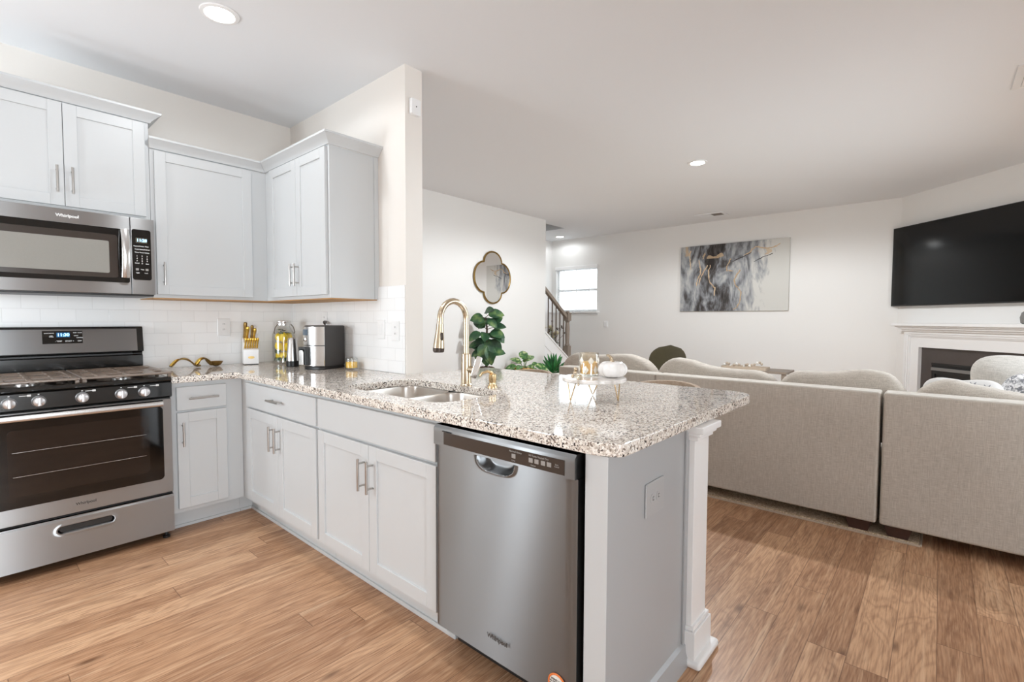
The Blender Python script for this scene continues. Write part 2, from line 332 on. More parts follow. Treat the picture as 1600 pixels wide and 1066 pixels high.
M['vent'] = mat('vent_grey', rgb(120, 112, 104), 0.6)
M['slatw'] = mat('blind_slat', rgb(246, 246, 246), 0.45)
M['grey'] = mat('grey_ceramic', rgb(120, 118, 116), 0.4)
M['brush'] = mat('tan_trim', rgb(150, 128, 100), 0.6)

# ------------------------------------------------------------------ mesh builder
class MB:
    """collects shapes in one bmesh; T maps the local shape frame to scene frame"""
    def __init__(s, T=None): s.bm = bmesh.new(); s.T = T; s.bev = False
    def _v(s, p):
        if s.T: p = s.T(*p)
        return s.bm.verts.new(p)
    def box(s, x0, x1, y0, y1, z0, z1, bev=0, seg=2):
        t = bmesh.new(); bmesh.ops.create_cube(t, size=1)
        for v in t.verts:
            v.co = Vector(((x0+x1)/2+v.co.x*(x1-x0), (y0+y1)/2+v.co.y*(y1-y0), (z0+z1)/2+v.co.z*(z1-z0)))
        if bev: s.bev = True; bmesh.ops.bevel(t, geom=list(t.edges), offset=bev, segments=seg, profile=0.5, affect='EDGES')
        s.merge(t); return s
    def merge(s, t, mtx=None):
        mp = {}
        for v in t.verts:
            co = mtx @ v.co if mtx else v.co
            mp[v] = s._v(tuple(co))
        for f in t.faces:
            try:
                nf = s.bm.faces.new([mp[v] for v in f.verts]); nf.smooth = True
            except ValueError: pass
        t.free(); return s
    def prism(s, poly, axis, c0, c1, holes=(), bev=0):
        """poly: list of 2D points; axis 'x','y','z' is the extrusion axis from c0 to c1"""
        def p3(p, c):
            return {'z': (p[0], p[1], c), 'y': (p[0], c, p[1]), 'x': (c, p[0], p[1])}[axis]
        t = bmesh.new(); loops = [poly]+list(holes); es = []
        for lp in loops:
            vs = [t.verts.new(p3(p, c0)) for p in lp]
            es += [t.edges.new((vs[i], vs[(i+1) % len(vs)])) for i in range(len(vs))]
        bmesh.ops.triangle_fill(t, edges=es, use_beauty=True)
        ret = bmesh.ops.extrude_face_region(t, geom=list(t.faces))
        d = Vector(p3((0, 0), c1))-Vector(p3((0, 0), c0))
        for v in [g for g in ret['geom'] if isinstance(g, bmesh.types.BMVert)]: v.co += d
        bmesh.ops.dissolve_limit(t, angle_limit=0.01, verts=list(t.verts), edges=list(t.edges))
        bmesh.ops.recalc_face_normals(t, faces=list(t.faces))
        if bev:
            s.bev = True
            ed = [e for e in t.edges if len(e.link_faces) == 2 and e.calc_face_angle(0) > 1.2]
            bmesh.ops.bevel(t, geom=ed, offset=bev, segments=2, profile=0.5, affect='EDGES')
        s.merge(t); return s
    def tube(s, pts, r, n=10, caps=True, closed=False, flat=None):
        pts = [Vector(p) for p in pts]; m_ = len(pts); rr = r if isinstance(r, (list, tuple)) else [r]*m_
        tg = []
        for i in range(m_):
            if closed: d = pts[(i+1) % m_]-pts[i-1]
            else: d = pts[min(i+1, m_-1)]-pts[max(i-1, 0)]
            tg.append(d.normalized())
        up = Vector((0, 0, 1)) if abs(tg[0].z) < 0.9 else Vector((1, 0, 0))
        nn = (up-tg[0]*up.dot(tg[0])).normalized(); rings = []
        for i in range(m_):
            nn = (nn-tg[i]*nn.dot(tg[i])).normalized(); bb = tg[i].cross(nn)
            fl = flat or (1, 1)
            rings.append([s._v(tuple(pts[i]+nn*(rr[i]*fl[0]*math.cos(2*PI*k/n))+bb*(rr[i]*fl[1]*math.sin(2*PI*k/n)))) for k in range(n)])
        for i in range(m_ if closed else m_-1):
            A, B = rings[i], rings[(i+1) % m_]
            for k in range(n):
                f = s.bm.faces.new((A[k], A[(k+1) % n], B[(k+1) % n], B[k])); f.smooth = True
        if caps and not closed:
            s.bm.faces.new(rings[0][::-1]); s.bm.faces.new(rings[-1])
        return s
    def lathe(s, c, prof, n=28, axis='z', ribs=0, amp=0.0):
        c = Vector(c); rings = []
        for (r, z) in prof:
            rg = []
            for k in range(n):
                t = 2*PI*k/n; q = r*(1+amp*abs(math.sin(ribs*t/2))-amp*0.5) if ribs else r
                p = (q*math.cos(t), q*math.sin(t), z)
                if axis == 'y': p = (p[0], p[2], p[1])
                if axis == 'x': p = (p[2], p[0], p[1])
                rg.append(s._v(tuple(c+Vector(p))))
            rings.append(rg)
        for A, B in zip(rings, rings[1:]):
            for k in range(n):
                f = s.bm.faces.new((A[k], A[(k+1) % n], B[(k+1) % n], B[k])); f.smooth = True
        s.bm.faces.new(rings[0][::-1]); s.bm.faces.new(rings[-1]); return s
    def cyl(s, p0, p1, r, n=16): return s.tube([p0, p1], r, n)
    def sq(s, c, rad_, e1=0.5, e2=0.5, nu=28, nv=16, deform=None):
        """superellipsoid cushion"""
        f = lambda w_, e: math.copysign(abs(w_)**e, w_)
        rings = []
        for j in range(nv+1):
            ph = -PI/2+PI*j/nv; rg = []
            for i in range(nu):
                th = 2*PI*i/nu
                p = Vector((f(math.cos(ph), e1)*f(math.cos(th), e2), f(math.cos(ph), e1)*f(math.sin(th), e2), f(math.sin(ph), e1)))
                if deform: p = deform(p)
                rg.append((c[0]+p.x*rad_[0], c[1]+p.y*rad_[1], c[2]+p.z*rad_[2]))
            rings.append(rg)
        b0 = s._v(rings[0][0]); b1 = s._v(rings[-1][0]); vr = [[s._v(p) for p in rg] for rg in rings[1:-1]]
        for A, B in zip(vr, vr[1:]):
            for k in range(nu):
                fc = s.bm.faces.new((A[k], A[(k+1) % nu], B[(k+1) % nu], B[k])); fc.smooth = True
        for k in range(nu):
            fc = s.bm.faces.new((b0, vr[0][(k+1) % nu], vr[0][k])); fc.smooth = True
            fc = s.bm.faces.new((b1, vr[-1][k], vr[-1][(k+1) % nu])); fc.smooth = True
        return s
    def leaf(s, base_, d, up, ln, wd, fold=0.15, droop=0.3, n=6, pointy=1.0, thick=0.0012):
        base_, d, up = Vector(base_), Vector(d).normalized(), Vector(up)
        up = (up-d*up.dot(d)).normalized(); sd = d.cross(up); rows = []
        for i in range(n+1):
            t = i/n; wv = wd*math.sin(PI*min(1, t**0.8*0.97+0.03))**pointy*0.5
            if i == n: wv = wd*0.02
            cpt = base_+d*(ln*t*(1-0.12*droop*t))-up*(droop*ln*t*t)
            rows.append([cpt+sd*wv+up*(fold*wv), cpt+up*0, cpt-sd*wv+up*(fold*wv)])
        T = [[s._v(tuple(p+up*thick)) for p in rw] for rw in rows]; B = [[s._v(tuple(p-up*thick)) for p in rw] for rw in rows]
        for i in range(n):
            for k in range(2):
                f = s.bm.faces.new((T[i][k], T[i][k+1], T[i+1][k+1], T[i+1][k])); f.smooth = True
                f = s.bm.faces.new((B[i][k+1], B[i][k], B[i+1][k], B[i+1][k+1])); f.smooth = True
            f = s.bm.faces.new((B[i][0], T[i][0], T[i+1][0], B[i+1][0])); f = s.bm.faces.new((T[i][2], B[i][2], B[i+1][2], T[i+1][2]))
        s.bm.faces.new((T[0][0], B[0][0], B[0][1], T[0][1])); s.bm.faces.new((T[0][1], B[0][1], B[0][2], T[0][2]))
        s.bm.faces.new((T[n][1], B[n][1], B[n][0], T[n][0])); s.bm.faces.new((T[n][2], B[n][2], B[n][1], T[n][1]))
        return s

def build(name, mb, m_, parent=None, off=(0, 0, 0), smooth=True):
    bm = mb.bm; bmesh.ops.recalc_face_normals(bm, faces=list(bm.faces))
    if any(off): bmesh.ops.translate(bm, verts=list(bm.verts), vec=-Vector(off))
    me = bpy.data.meshes.new(name); bm.to_mesh(me); bm.free()
    me.materials.append(m_ if not isinstance(m_, str) else M[m_])
    if not smooth: me.shade_flat()
    else:
        me.shade_smooth()
        me.set_sharp_from_angle(angle=rad(35))
    o = bpy.data.objects.new(name, me); COL.objects.link(o)
    if parent: o.parent = parent
    if smooth and getattr(mb, 'bev', False):
        wn = o.modifiers.new('weighted_normals', 'WEIGHTED_NORMAL'); wn.keep_sharp = True; wn.weight = 90
    return o
ROOT = {}
def thing(name, label, cat, loc=(0, 0, 0), group=None):
    o = bpy.data.objects.new(name, None); COL.objects.link(o); o.location = loc
    o.empty_display_size = 0.1
    o['label'] = label; o['category'] = cat
    if group: o['group'] = group
    return o
def tag(o, label, cat, group=None):
    o['label'] = label; o['category'] = cat
    if group: o['group'] = group
    return o
def part(name, mb, m_, root, label=None, parent=None, smooth=True):
    """mesh built in scene coordinates, hung under root (or under a part of root)"""
    o = build(name, mb, m_, parent or root, tuple(root.location), smooth)
    if label: o['label'] = label
    return o
def struct(name, mb, m_, smooth=False):
    o = build(name, mb, m_, None, smooth=smooth); o['kind'] = 'structure'; return o
def text_mesh(name, s, size, mtx, m_, root, parent=None, extr=0.0004, bold=0.0, sx=1.0):
    cu = bpy.data.curves.new('t', 'FONT'); cu.body = s; cu.size = size; cu.extrude = extr; cu.offset = bold
    cu.align_x = 'CENTER'; cu.align_y = 'CENTER'; cu.resolution_u = 3
    t = bpy.data.objects.new('t', cu); COL.objects.link(t)
    dg = bpy.context.evaluated_depsgraph_get(); me = bpy.data.meshes.new_from_object(t.evaluated_get(dg))
    bpy.data.objects.remove(t); bpy.data.curves.remove(cu)
    me.transform(Matrix.Scale(sx, 4, (1, 0, 0))); me.transform(mtx)
    me.transform(Matrix.Translation(-root.location)); me.name = name
    me.materials.clear(); me.materials.append(M[m_])
    o = bpy.data.objects.new(name, me); COL.objects.link(o); o.parent = parent or root
    return o
def face_mtx(p, facing):
    """text plane at p; facing '-y' reads along +x, '-x' reads along -y"""
    if facing == '-y': ax = (Vector((1, 0, 0)), Vector((0, 0, 1)), Vector((0, -1, 0)))
    else: ax = (Vector((0, -1, 0)), Vector((0, 0, 1)), Vector((-1, 0, 0)))
    mt = Matrix(ax).transposed().to_4x4(); mt.translation = Vector(p); return mt
def copy_tree(o, parent=None):
    c = o.copy(); COL.objects.link(c)
    if parent: c.parent = parent
    for ch in list(o.children): copy_tree(ch, c)
    return c
# cabinet-front frames: u along the run, d out of the face, z up
def TY(y0): return lambda u, d, z: (u, y0-d, z)         # face looks toward -y
def TX(x0): return lambda u, d, z: (x0-d, u, z)         # face looks toward -x

# ================================================================== SETTING
struct('floor', MB().box(-3.6, 6.1, -6.7, 2.3, -0.06, 0), 'floor')
struct('ceiling', MB().prism([(-3.6, -6.7), (6.1, -6.7), (6.1, 2.3), (-3.6, 2.3)], 'z', H, H+0.1,
       holes=[[(2.9, 0.80), (4.885, 0.80), (4.885, 1.70), (2.9, 1.70)]]), 'ceil')
mb = MB(); z1 = 4.3
mb.box(4.885, 4.95, 0.75, 1.75, H+0.1, z1); mb.box(2.85, 2.9, 0.75, 1.75, H+0.1, z1)
mb.box(2.85, 4.95, 0.75, 0.80, H+0.1, z1); mb.box(2.85, 4.95, 1.70, 1.75, H+0.1, z1); mb.box(2.85, 4.95, 0.75, 1.75, z1, z1+0.05)
struct('wall_stairwell', mb, 'wall')
struct('wall_left', MB().box(-3.6, 0, 0, 0.12, 0, H), 'kwall')
struct('wall_middle', MB().box(0, 0.1255, -1.493, 0.75, 0, H), 'kwall')
struct('wall_hall', MB().box(0.1255, 4.148, 0.627, 0.75, 0, H), 'wall')
def wall_hole(axis, c0, c1, u0, u1, holes):
    return MB().prism([(u0, 0), (u1, 0), (u1, H), (u0, H)], axis, c0, c1, holes=[[(p, q) for p, q in ((h[0], h[2]), (h[1], h[2]), (h[1], h[3]), (h[0], h[3]))] for h in holes])
WIN = (0.775, 1.685, 1.395, 2.215)
struct('wall_back', wall_hole('x', 5.871, 5.99, -3.56, 1.9, [WIN]), 'wall')
struct('wall_foyer', MB().box(2.9, 5.871, 1.784, 1.9, 0, H), 'wall')
struct('wall_entry', MB().box(2.78, 2.9, 0.75, 1.9, 0, H), 'wall')
s2 = math.sqrt(0.5); CO = Vector((5.871, -3.512, 0)); TD = Vector((-s2, -s2, 0)); ND = Vector((-s2, s2, 0))
def diag(s_, o_): p = CO+TD*s_+ND*o_; return (p.x, p.y)
struct('wall_corner', MB().prism([diag(0, 0), diag(1.98, 0), diag(1.98, -0.12), diag(-0.12, -0.12)], 'z', 0, H), 'wall')
struct('wall_right', wall_hole('y', -5.03, -4.91, 1.0, 4.55, [(1.4, 4.0, 0.05, 2.05)]), 'wall')
struct('wall_dining', MB().box(0.9, 1.0, -6.6, -4.91, 0, H), 'wall')
struct('wall_rear', wall_hole('y', -6.7, -6.6, -3.6, 1.0, [(-3.2, -1.6, 0.03, 2.07)]), 'wall')
struct('wall_kitchen', wall_hole('x', -3.6, -3.5, -6.6, 0, [(-1.0, -0.7, 0.8, 1.9), (-0.28, -0.10, 0.8, 1.9)]), 'kwall')
# white tile behind the counters
struct('trim_1', MB().box(-1.78, 0, -0.008, 0, 0.60, 1.40), 'tile_a')
struct('trim_2', MB().box(-0.008, 0, -1.486, -0.008, 0.914, 1.452, 0.0015, 1), 'tile_b')
# baseboards that can be seen or reflected
def baseb(nm, mb): struct(nm, mb, 'trim')
baseb('baseboard_back', MB().box(5.856, 5.871, -3.50, 1.784, 0, 0.13, 0.004))
baseb('baseboard_hall', MB().box(0.126, 4.148, 0.612, 0.627, 0, 0.13, 0.004))
# stair: closed stringer wall under the railing
struct('wall_stair', MB().prism([(4.148, 0), (5.45, 0), (5.45, 0.13), (4.148, 1.045)], 'y', 0.635, 0.745), 'trim')
def slope(x): return 1.045-(x-4.148)*0.7028
struct('trim_3', MB().prism([(4.148, slope(4.148)), (5.4, slope(5.4)), (5.4, slope(5.4)+0.03), (4.148, slope(4.148)+0.03)], 'y', 0.62, 0.76), 'trim')
struct('trim_4', MB().prism([(4.148, slope(4.148)-0.20), (5.2, slope(5.2)-0.20), (5.2, slope(5.2)-0.17), (4.148, slope(4.148)-0.17)], 'y', 0.625, 0.64), 'trim')
# ---- window in the back wall
y0, y1, za, zb = WIN
fr = MB(); T_ = 0.04
for (p, q, u_, v_) in ((y0, y0+T_, za, zb), (y1-T_, y1, za, zb), (y0+T_, y1-T_, za, za+T_), (y0+T_, y1-T_, zb-T_, zb), (y0+T_, y1-T_, 1.775, 1.815)):
    fr.box(5.935, 5.975, p, q, u_, v_)
wf = struct('window_1', fr, 'trim')
pn = MB(); pn.box(5.952, 5.956, y0+T_, y1-T_, za+T_, 1.775); pn.box(5.952, 5.956, y0+T_, y1-T_, 1.815, zb-T_)
build('pane', pn, 'wglass', wf, smooth=False)
sl = MB(); sl.box(5.79, 5.935, y0-0.055, y1+0.10, za-0.024, za, 0.004); sl.box(5.85, 5.871, y0-0.03, y1+0.06, za-0.062, za-0.024, 0.004)
build('window_sill', sl, 'trim', wf)
t = thing('window_blind', 'white slatted window blind lowered over the bright window beside the stairs', 'blind', (5.90, 1.23, 2.2))
part('headrail', MB().box(5.845, 5.925, y0-0.012, y1+0.012, 2.185, 2.245, 0.006), 'slatw', t)
mb = MB(); nsl = 24
for i in range(nsl):
    z = 1.43+i*(2.165-1.43)/(nsl-1)
    mb.prism([(5.886, z-0.003), (5.886, z), (5.928, z+0.006), (5.928, z+0.003)], 'y', y0+0.012, y1-0.012)
part('slats', mb, 'slatw', t, smooth=False)
part('bottom_rail', MB().box(5.886, 5.926, y0+0.012, y1-0.012, 1.397, 1.415, 0.003), 'slatw', t)
mb = MB()
for y in (0.95, 1.23, 1.51): mb.box(5.884, 5.886, y-0.006, y+0.006, 1.41, 2.19)
part('ladder_tapes', mb, 'slatw', t)

# ---- recessed lights
def downlight(loc, rr, label, power):
    t = thing('recessed_light', label, 'ceiling light', (loc[0], loc[1], H), 'recessed ceiling lights')
    part('trim_ring', MB().lathe((loc[0], loc[1], H), [(rr*0.86, -0.001), (rr*1.28, -0.001), (rr*1.25, -0.006), (rr*1.0, -0.009), (rr*0.9, -0.004)], 36), 'trim', t)
    part('lens', MB().lathe((loc[0], loc[1], H), [(rr*0.2, -0.0005), (rr*0.93, -0.0005), (rr*0.92, -0.007), (rr*0.2, -0.0075)], 32), 'lens', t)
    l = downlight_lamp('lamp', (0, 0, -0.02), power, t)
downlight((-0.884, -1.19), 0.068, 'round lit recessed light in the kitchen ceiling above the stove side', 15)
downlight((2.926, -2.119), 0.068, 'round lit recessed light in the ceiling over the sofa', 235)
downlight((5.50, 1.34), 0.068, 'small lit recessed light in the far ceiling by the stair window', 8)
for x, y, p_, sz_ in ((-1.75, -2.35, 30, 20), (-2.5, -3.6, 18, 110), (-0.70, -2.35, 40, 14)):  # unseen spots without fixtures; first two added to brighten floor and tiles
    downlight_lamp('unseen_kitchen_spot', (x, y, H-0.02), p_, size=sz_)
# ---- vents
t = thing('ceiling_vent', 'white ceiling air vent above the abstract painting', 'vent', (5.37, -1.40, H))
part('frame', MB().prism([(5.25, -1.60), (5.50, -1.60), (5.50, -1.20), (5.25, -1.20)], 'z', H-0.008, H, holes=[[(5.29, -1.56), (5.46, -1.56), (5.46, -1.24), (5.29, -1.24)]]), 'ceil', t)
part('backing', MB().box(5.29, 5.46, -1.56, -1.24, H-0.002, H-0.0005), 'vent', t)
mb = MB()
for i in range(9):
    x = 5.30+i*0.0185
    mb.prism([(x, H-0.002), (x+0.002, H-0.002), (x+0.013, H-0.009), (x+0.011, H-0.009)], 'y', -1.40, -1.24)
mb.box(5.29, 5.46, -1.41, -1.40, H-0.008, H-0.002)
part('louvers', mb, 'ceil', t)
t = thing('return_air_grille', 'white return air grille at the right edge of the ceiling', 'vent', (2.56, -4.5, H))
part('frame', MB().prism([(2.37, -4.75), (2.76, -4.75), (2.76, -4.205), (2.37, -4.205)], 'z', H-0.010, H, holes=[[(2.40, -4.72), (2.73, -4.72), (2.73, -4.245), (2.40, -4.245)]]), 'trim', t)
part('backing', MB().box(2.40, 2.73, -4.72, -4.245, H-0.002, H-0.0005), 'grey', t)
mb = MB()
for i in range(20):
    y = -4.715+i*0.0237
    mb.prism([(y, H-0.002), (y+0.002, H-0.002), (y+0.018, H-0.010), (y+0.016, H-0.010)], 'x', 2.40, 2.73)
part('louvers', mb, 'trim', t)

# ================================================================== CABINETS
def shaker(T, u0, u1, z0, z1, root, nm='door', rail=0.057, th=0.020):
    mb = MB(T)
    mb.box(u0+0.01, u1-0.01, 0.001, 0.012, z0+0.01, z1-0.01)
    for q in ((u0, u0+rail, z0, z1), (u1-rail, u1, z0, z1), (u0+rail, u1-rail, z0, z0+rail), (u0+rail, u1-rail, z1-rail, z1)):
        mb.box(q[0], q[1], 0.001, th, q[2], q[3], 0.0012, 1)
    return part(nm, mb, 'cab', root)
def slab(T, u0, u1, z0, z1, root, nm='drawer', th=0.020):
    return part(nm, MB(T).box(u0, u1, 0.001, th, z0, z1, 0.002, 1), 'cab', root)
def pull(T, u, z, d, ln, vert, root, parent, m_='nickel', r_=0.0058):
    mb = MB(T); h = ln/2; e = 0.02
    if vert:
        mb.tube([(u, d+0.032, z-h), (u, d+0.032, z+h)], r_, 12)
        for s_ in (-1, 1): mb.tube([(u, d-0.001, z+s_*(h-e)), (u, d+0.032, z+s_*(h-e))], r_*0.8, 10)
    else:
        mb.tube([(u-h, d+0.032, z), (u+h, d+0.032, z)], r_, 12)
        for s_ in (-1, 1): mb.tube([(u+s_*(h-e), d-0.001, z), (u+s_*(h-e), d+0.032, z)], r_*0.8, 10)
    return part('handle', mb, m_, root, parent=parent)
def crown(path, z, root, v0=None, v1=None, proj=0.056):
    prof = [(0, 0), (0.010, 0), (0.014, 0.010), (0.026, 0.022), (0.046, 0.040), (proj, 0.046), (proj, 0.058), (0, 0.058)]
    P = [Vector(p) for p in path]; vs = []
    for i in range(len(P)):
        ns = []
        if i > 0: d = (P[i]-P[i-1]).normalized(); ns.append(Vector((d.y, -d.x)))
        if i < len(P)-1: d = (P[i+1]-P[i]).normalized(); ns.append(Vector((d.y, -d.x)))
        v = ns[0] if len(ns) == 1 else ns[0]+ns[1]
        if i == 0 and v0: v = Vector(v0)
        if i == len(P)-1 and v1: v = Vector(v1)
        vs.append(v)
    mb = MB(); rows = [[mb._v((p.x+v.x*d, p.y+v.y*d, z+h)) for d, h in prof] for p, v in zip(P, vs)]
    n = len(prof)
    for A, B in zip(rows, rows[1:]):
        for k in range(n): mb.bm.faces.new((A[k], A[(k+1) % n], B[(k+1) % n], B[k]))
    mb.bm.faces.new(rows[0][::-1]); mb.bm.faces.new(rows[-1])
    return part('crown', mb, 'cab', root)
UB, UT = 1.372, 2.262
# over the microwave
t = thing('wall_cabinet', 'pale grey two-door wall cabinet mounted above the microwave', 'cabinet', (-1.381, -0.001, 1.83), 'pale grey wall cabinets')
Ta = TY(-0.33)
part('body', MB().box(-1.765, -1.0, -0.33, -0.001, 1.832, 2.405), 'cab', t)
d = shaker(Ta, -1.745, -1.3825, 1.850, 2.396, t); pull(Ta, -1.412, 1.985, 0.02, 0.14, True, t, d)
d = shaker(Ta, -1.3795, -1.022, 1.850, 2.396, t); pull(Ta, -1.350, 1.985, 0.02, 0.14, True, t, d)
crown([(-1.765, -0.33), (-1.0, -0.33), (-1.0, -0.001)], 2.405, t)
# corner, left wall
t = thing('wall_cabinet', 'pale grey single-door wall cabinet between the microwave and the room corner', 'cabinet', (-0.66, -0.001, UB), 'pale grey wall cabinets')
part('body', MB().box(-0.998, -0.001, -0.33, -0.001, UB, UT), 'cab', t)
part('underside', MB().box(-0.996, -0.003, -0.326, -0.01, UB-0.006, UB-0.0003), 'ply', t)
d = shaker(Ta, -0.978, -0.432, 1.392, 2.252, t); pull(Ta, -0.946, 1.517, 0.02, 0.14, True, t, d)
crown([(-0.998, -0.33), (-0.331, -0.33)], UT, t, (-0.2, -1), (-1, -1))
# middle wall
t = thing('wall_cabinet', 'pale grey two-door wall cabinet on the wall above the air fryer', 'cabinet', (-0.001, -0.78, UB), 'pale grey wall cabinets')
Tc = TX(-0.33)
part('body', MB().box(-0.33, -0.001, -1.205, -0.332, UB, UT), 'cab', t)
part('underside', MB().box(-0.326, -0.01, -1.201, -0.332, UB-0.006, UB-0.0003), 'ply', t)
d = shaker(Tc, -0.8205, -0.432, 1.392, 2.252, t); pull(Tc, -0.794, 1.525, 0.02, 0.14, True, t, d)
d = shaker(Tc, -1.192, -0.8235, 1.392, 2.252, t); pull(Tc, -0.850, 1.525, 0.02, 0.14, True, t, d)
part('end_trim', MB().box(-0.33, -0.290, -1.212, -1.205, UB, UT).box(-0.03, -0.001, -1.212, -1.205, UB, UT), 'cab', t)
crown([(-0.33, -0.332), (-0.33, -1.212), (-0.001, -1.212)], UT, t, (-1, -1))
# base cabinets
BT = 0.876; TK = 0.114
def toe(mb_root, mb): part('toe_kick', mb, 'cab', mb_root)
t = thing('base_cabinet', 'narrow pale grey base cabinet with one drawer, right of the stove', 'cabinet', (-0.80, -0.3, 0), 'pale grey base cabinets')
Tb = TY(-0.61)
part('body', MB().box(-0.994, -0.612, -0.61, -0.001, TK, BT), 'cab', t)
d = slab(Tb, -0.967, -0.707, 0.714, 0.850, t); pull(Tb, -0.835, 0.782, 0.02, 0.155, False, t, d)
d = shaker(Tb, -0.967, -0.707, 0.139, 0.700, t); pull(Tb, -0.943, 0.577, 0.02, 0.14, True, t, d)
toe(t, MB().box(-0.994, -0.613, -0.535, -0.525, 0, TK).box(-0.994, -0.613, -0.545, -0.535, 0, 0.018, 0.003))
t = thing('base_cabinet', 'pale grey corner base cabinet with one wide drawer over two doors', 'cabinet', (-0.3, -1.1, 0), 'pale grey base cabinets')
Td = TX(-0.61)
part('body', MB().box(-0.61, -0.001, -1.609, -0.001, TK, BT), 'cab', t)
d = slab(Td, -1.600, -0.722, 0.714, 0.856, t); pull(Td, -1.170, 0.790, 0.02, 0.155, False, t, d)
d = shaker(Td, -1.1605, -0.728, 0.142, 0.702, t); pull(Td, -1.122, 0.577, 0.02, 0.14, True, t, d)
d = shaker(Td, -1.600, -1.1635, 0.142, 0.702, t); pull(Td, -1.190, 0.577, 0.02, 0.14, True, t, d)
toe(t, MB().box(-0.535, -0.525, -1.609, -0.525, 0, TK).box(-0.612, -0.535, -0.535, -0.525, 0, TK).box(-0.545, -0.535, -1.609, -0.545, 0, 0.018, 0.003).box(-0.612, -0.535, -0.545, -0.535, 0, 0.018, 0.003))
t = thing('base_cabinet', 'pale grey sink cabinet with a plain false front over two doors, left of the dishwasher', 'cabinet', (-0.3, -2.07, 0), 'pale grey base cabinets')
part('body', MB().box(-0.61, -0.595, -2.530, -1.611, TK, BT).box(-0.595, -0.001, -1.630, -1.611, TK, BT).box(-0.595, -0.001, -2.530, -2.511, TK, BT)
     .box(-0.595, -0.001, -2.511, -1.630, TK, TK+0.02).box(-0.02, -0.001, -2.511, -1.630, TK+0.02, BT), 'cab', t)
slab(Td, -2.517, -1.622, 0.716, 0.858, t, 'false_front')
d = shaker(Td, -2.0685, -1.622, 0.142, 0.702, t); pull(Td, -2.037, 0.573, 0.02, 0.14, True, t, d)
d = shaker(Td, -2.520, -2.0715, 0.142, 0.702, t); pull(Td, -2.103, 0.573, 0.02, 0.14, True, t, d)
toe(t, MB().box(-0.535, -0.525, -2.530, -1.611, 0, TK).box(-0.545, -0.535, -2.530, -1.611, 0, 0.018, 0.003))

# ---- peninsula end with post
t = thing('peninsula_end', 'peninsula end panel toned grey for shade, with white corner post and moulded base', 'panel', (-0.3, -3.24, 0))
part('end_panel', MB().box(-0.63, -0.075, -3.245, -3.226, 0, BT), 'cab_shade', t)
part('filler_stile', MB().box(-0.631, -0.590, -3.2445, -3.172, 0, BT, 0.001, 1), 'cab', t)
part('panel_stop', MB().box(-0.100, -0.0725, -3.252, -3.245, 0.0, BT, 0.001, 1), 'cab_shade', t)
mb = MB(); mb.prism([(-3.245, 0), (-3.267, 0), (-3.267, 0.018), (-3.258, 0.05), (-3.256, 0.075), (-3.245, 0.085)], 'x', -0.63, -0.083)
part('base_moulding', mb, 'cab_shade', t)
p = part('post', MB().box(-0.072, 0.062, -3.272, -3.14, 0, BT, 0.002, 1), 'trim', t)
mb = MB()
for (g, za_, zb_, bv) in ((0.012, 0.822, 0.838, 0.003), (0.022, 0.836, 0.852, 0.005), (0.034, 0.850, 0.8755, 0.004)):
    mb.box(-0.072-g*0.6, 0.062+g, -3.272-g, -3.14, za_, zb_, bv)
part('post_cap', mb, 'trim', t, parent=p)
mb = MB(); mb.box(-0.084, 0.084, -3.288, -3.13, 0, 0.128, 0.003)
mb.box(-0.080, 0.078, -3.282, -3.13, 0.128, 0.145, 0.005); mb.box(-0.094, 0.108, -3.312, -3.12, 0, 0.030, 0.012, 3)
part('post_base', mb, 'trim', t, parent=p)

struct('wall_peninsula', MB().box(0.004, 0.055, -3.135, -1.497, 0, BT-0.001), 'cab')
# ---- granite worktop
def arc(cx, cy, r_, a0, a1, n=6): return [(cx+r_*math.cos(rad(a0+(a1-a0)*i/n)), cy+r_*math.sin(rad(a0+(a1-a0)*i/n))) for i in range(n+1)]
outer = [(-0.998, -0.0085), (-0.998, -0.648)] + [(-0.70, -0.648)] + arc(-0.70, -0.703, 0.055, 90, 0, 5)
outer = [(-0.998, -0.0085), (-0.998, -0.645), (-0.665, -0.645), (-0.645, -0.665), (-0.645, -3.198)]
outer += [(-0.642, -3.218), (-0.620, -3.268), (-0.600, -3.280)]
outer += arc(0.53, -3.168, 0.112, -90, 0, 8) + [(0.642, -1.535)] + [(0.127, -1.535), (0.127, -1.4945), (-0.0085, -1.4945), (-0.0085, -0.0085)]
def rrect(x0, x1, y0, y1, r_, n=6):
    return arc(x1-r_, y1-r_, r_, 0, 90, n)+arc(x0+r_, y1-r_, r_, 90, 180, n)+arc(x0+r_, y0+r_, r_, 180, 270, n)+arc(x1-r_, y0+r_, r_, 270, 360, n)
SX0, SX1, SY0, SY1 = -0.532, -0.112, -2.425, -1.675
mb = MB().prism(outer, 'z', 0.8762, 0.914, holes=[rrect(SX0, SX1, SY0, SY1, 0.085)], bev=0.005)
t = build('granite_worktop', mb, 'granite'); tag(t, 'speckled beige and black granite worktop wrapping the corner and peninsula', 'countertop')
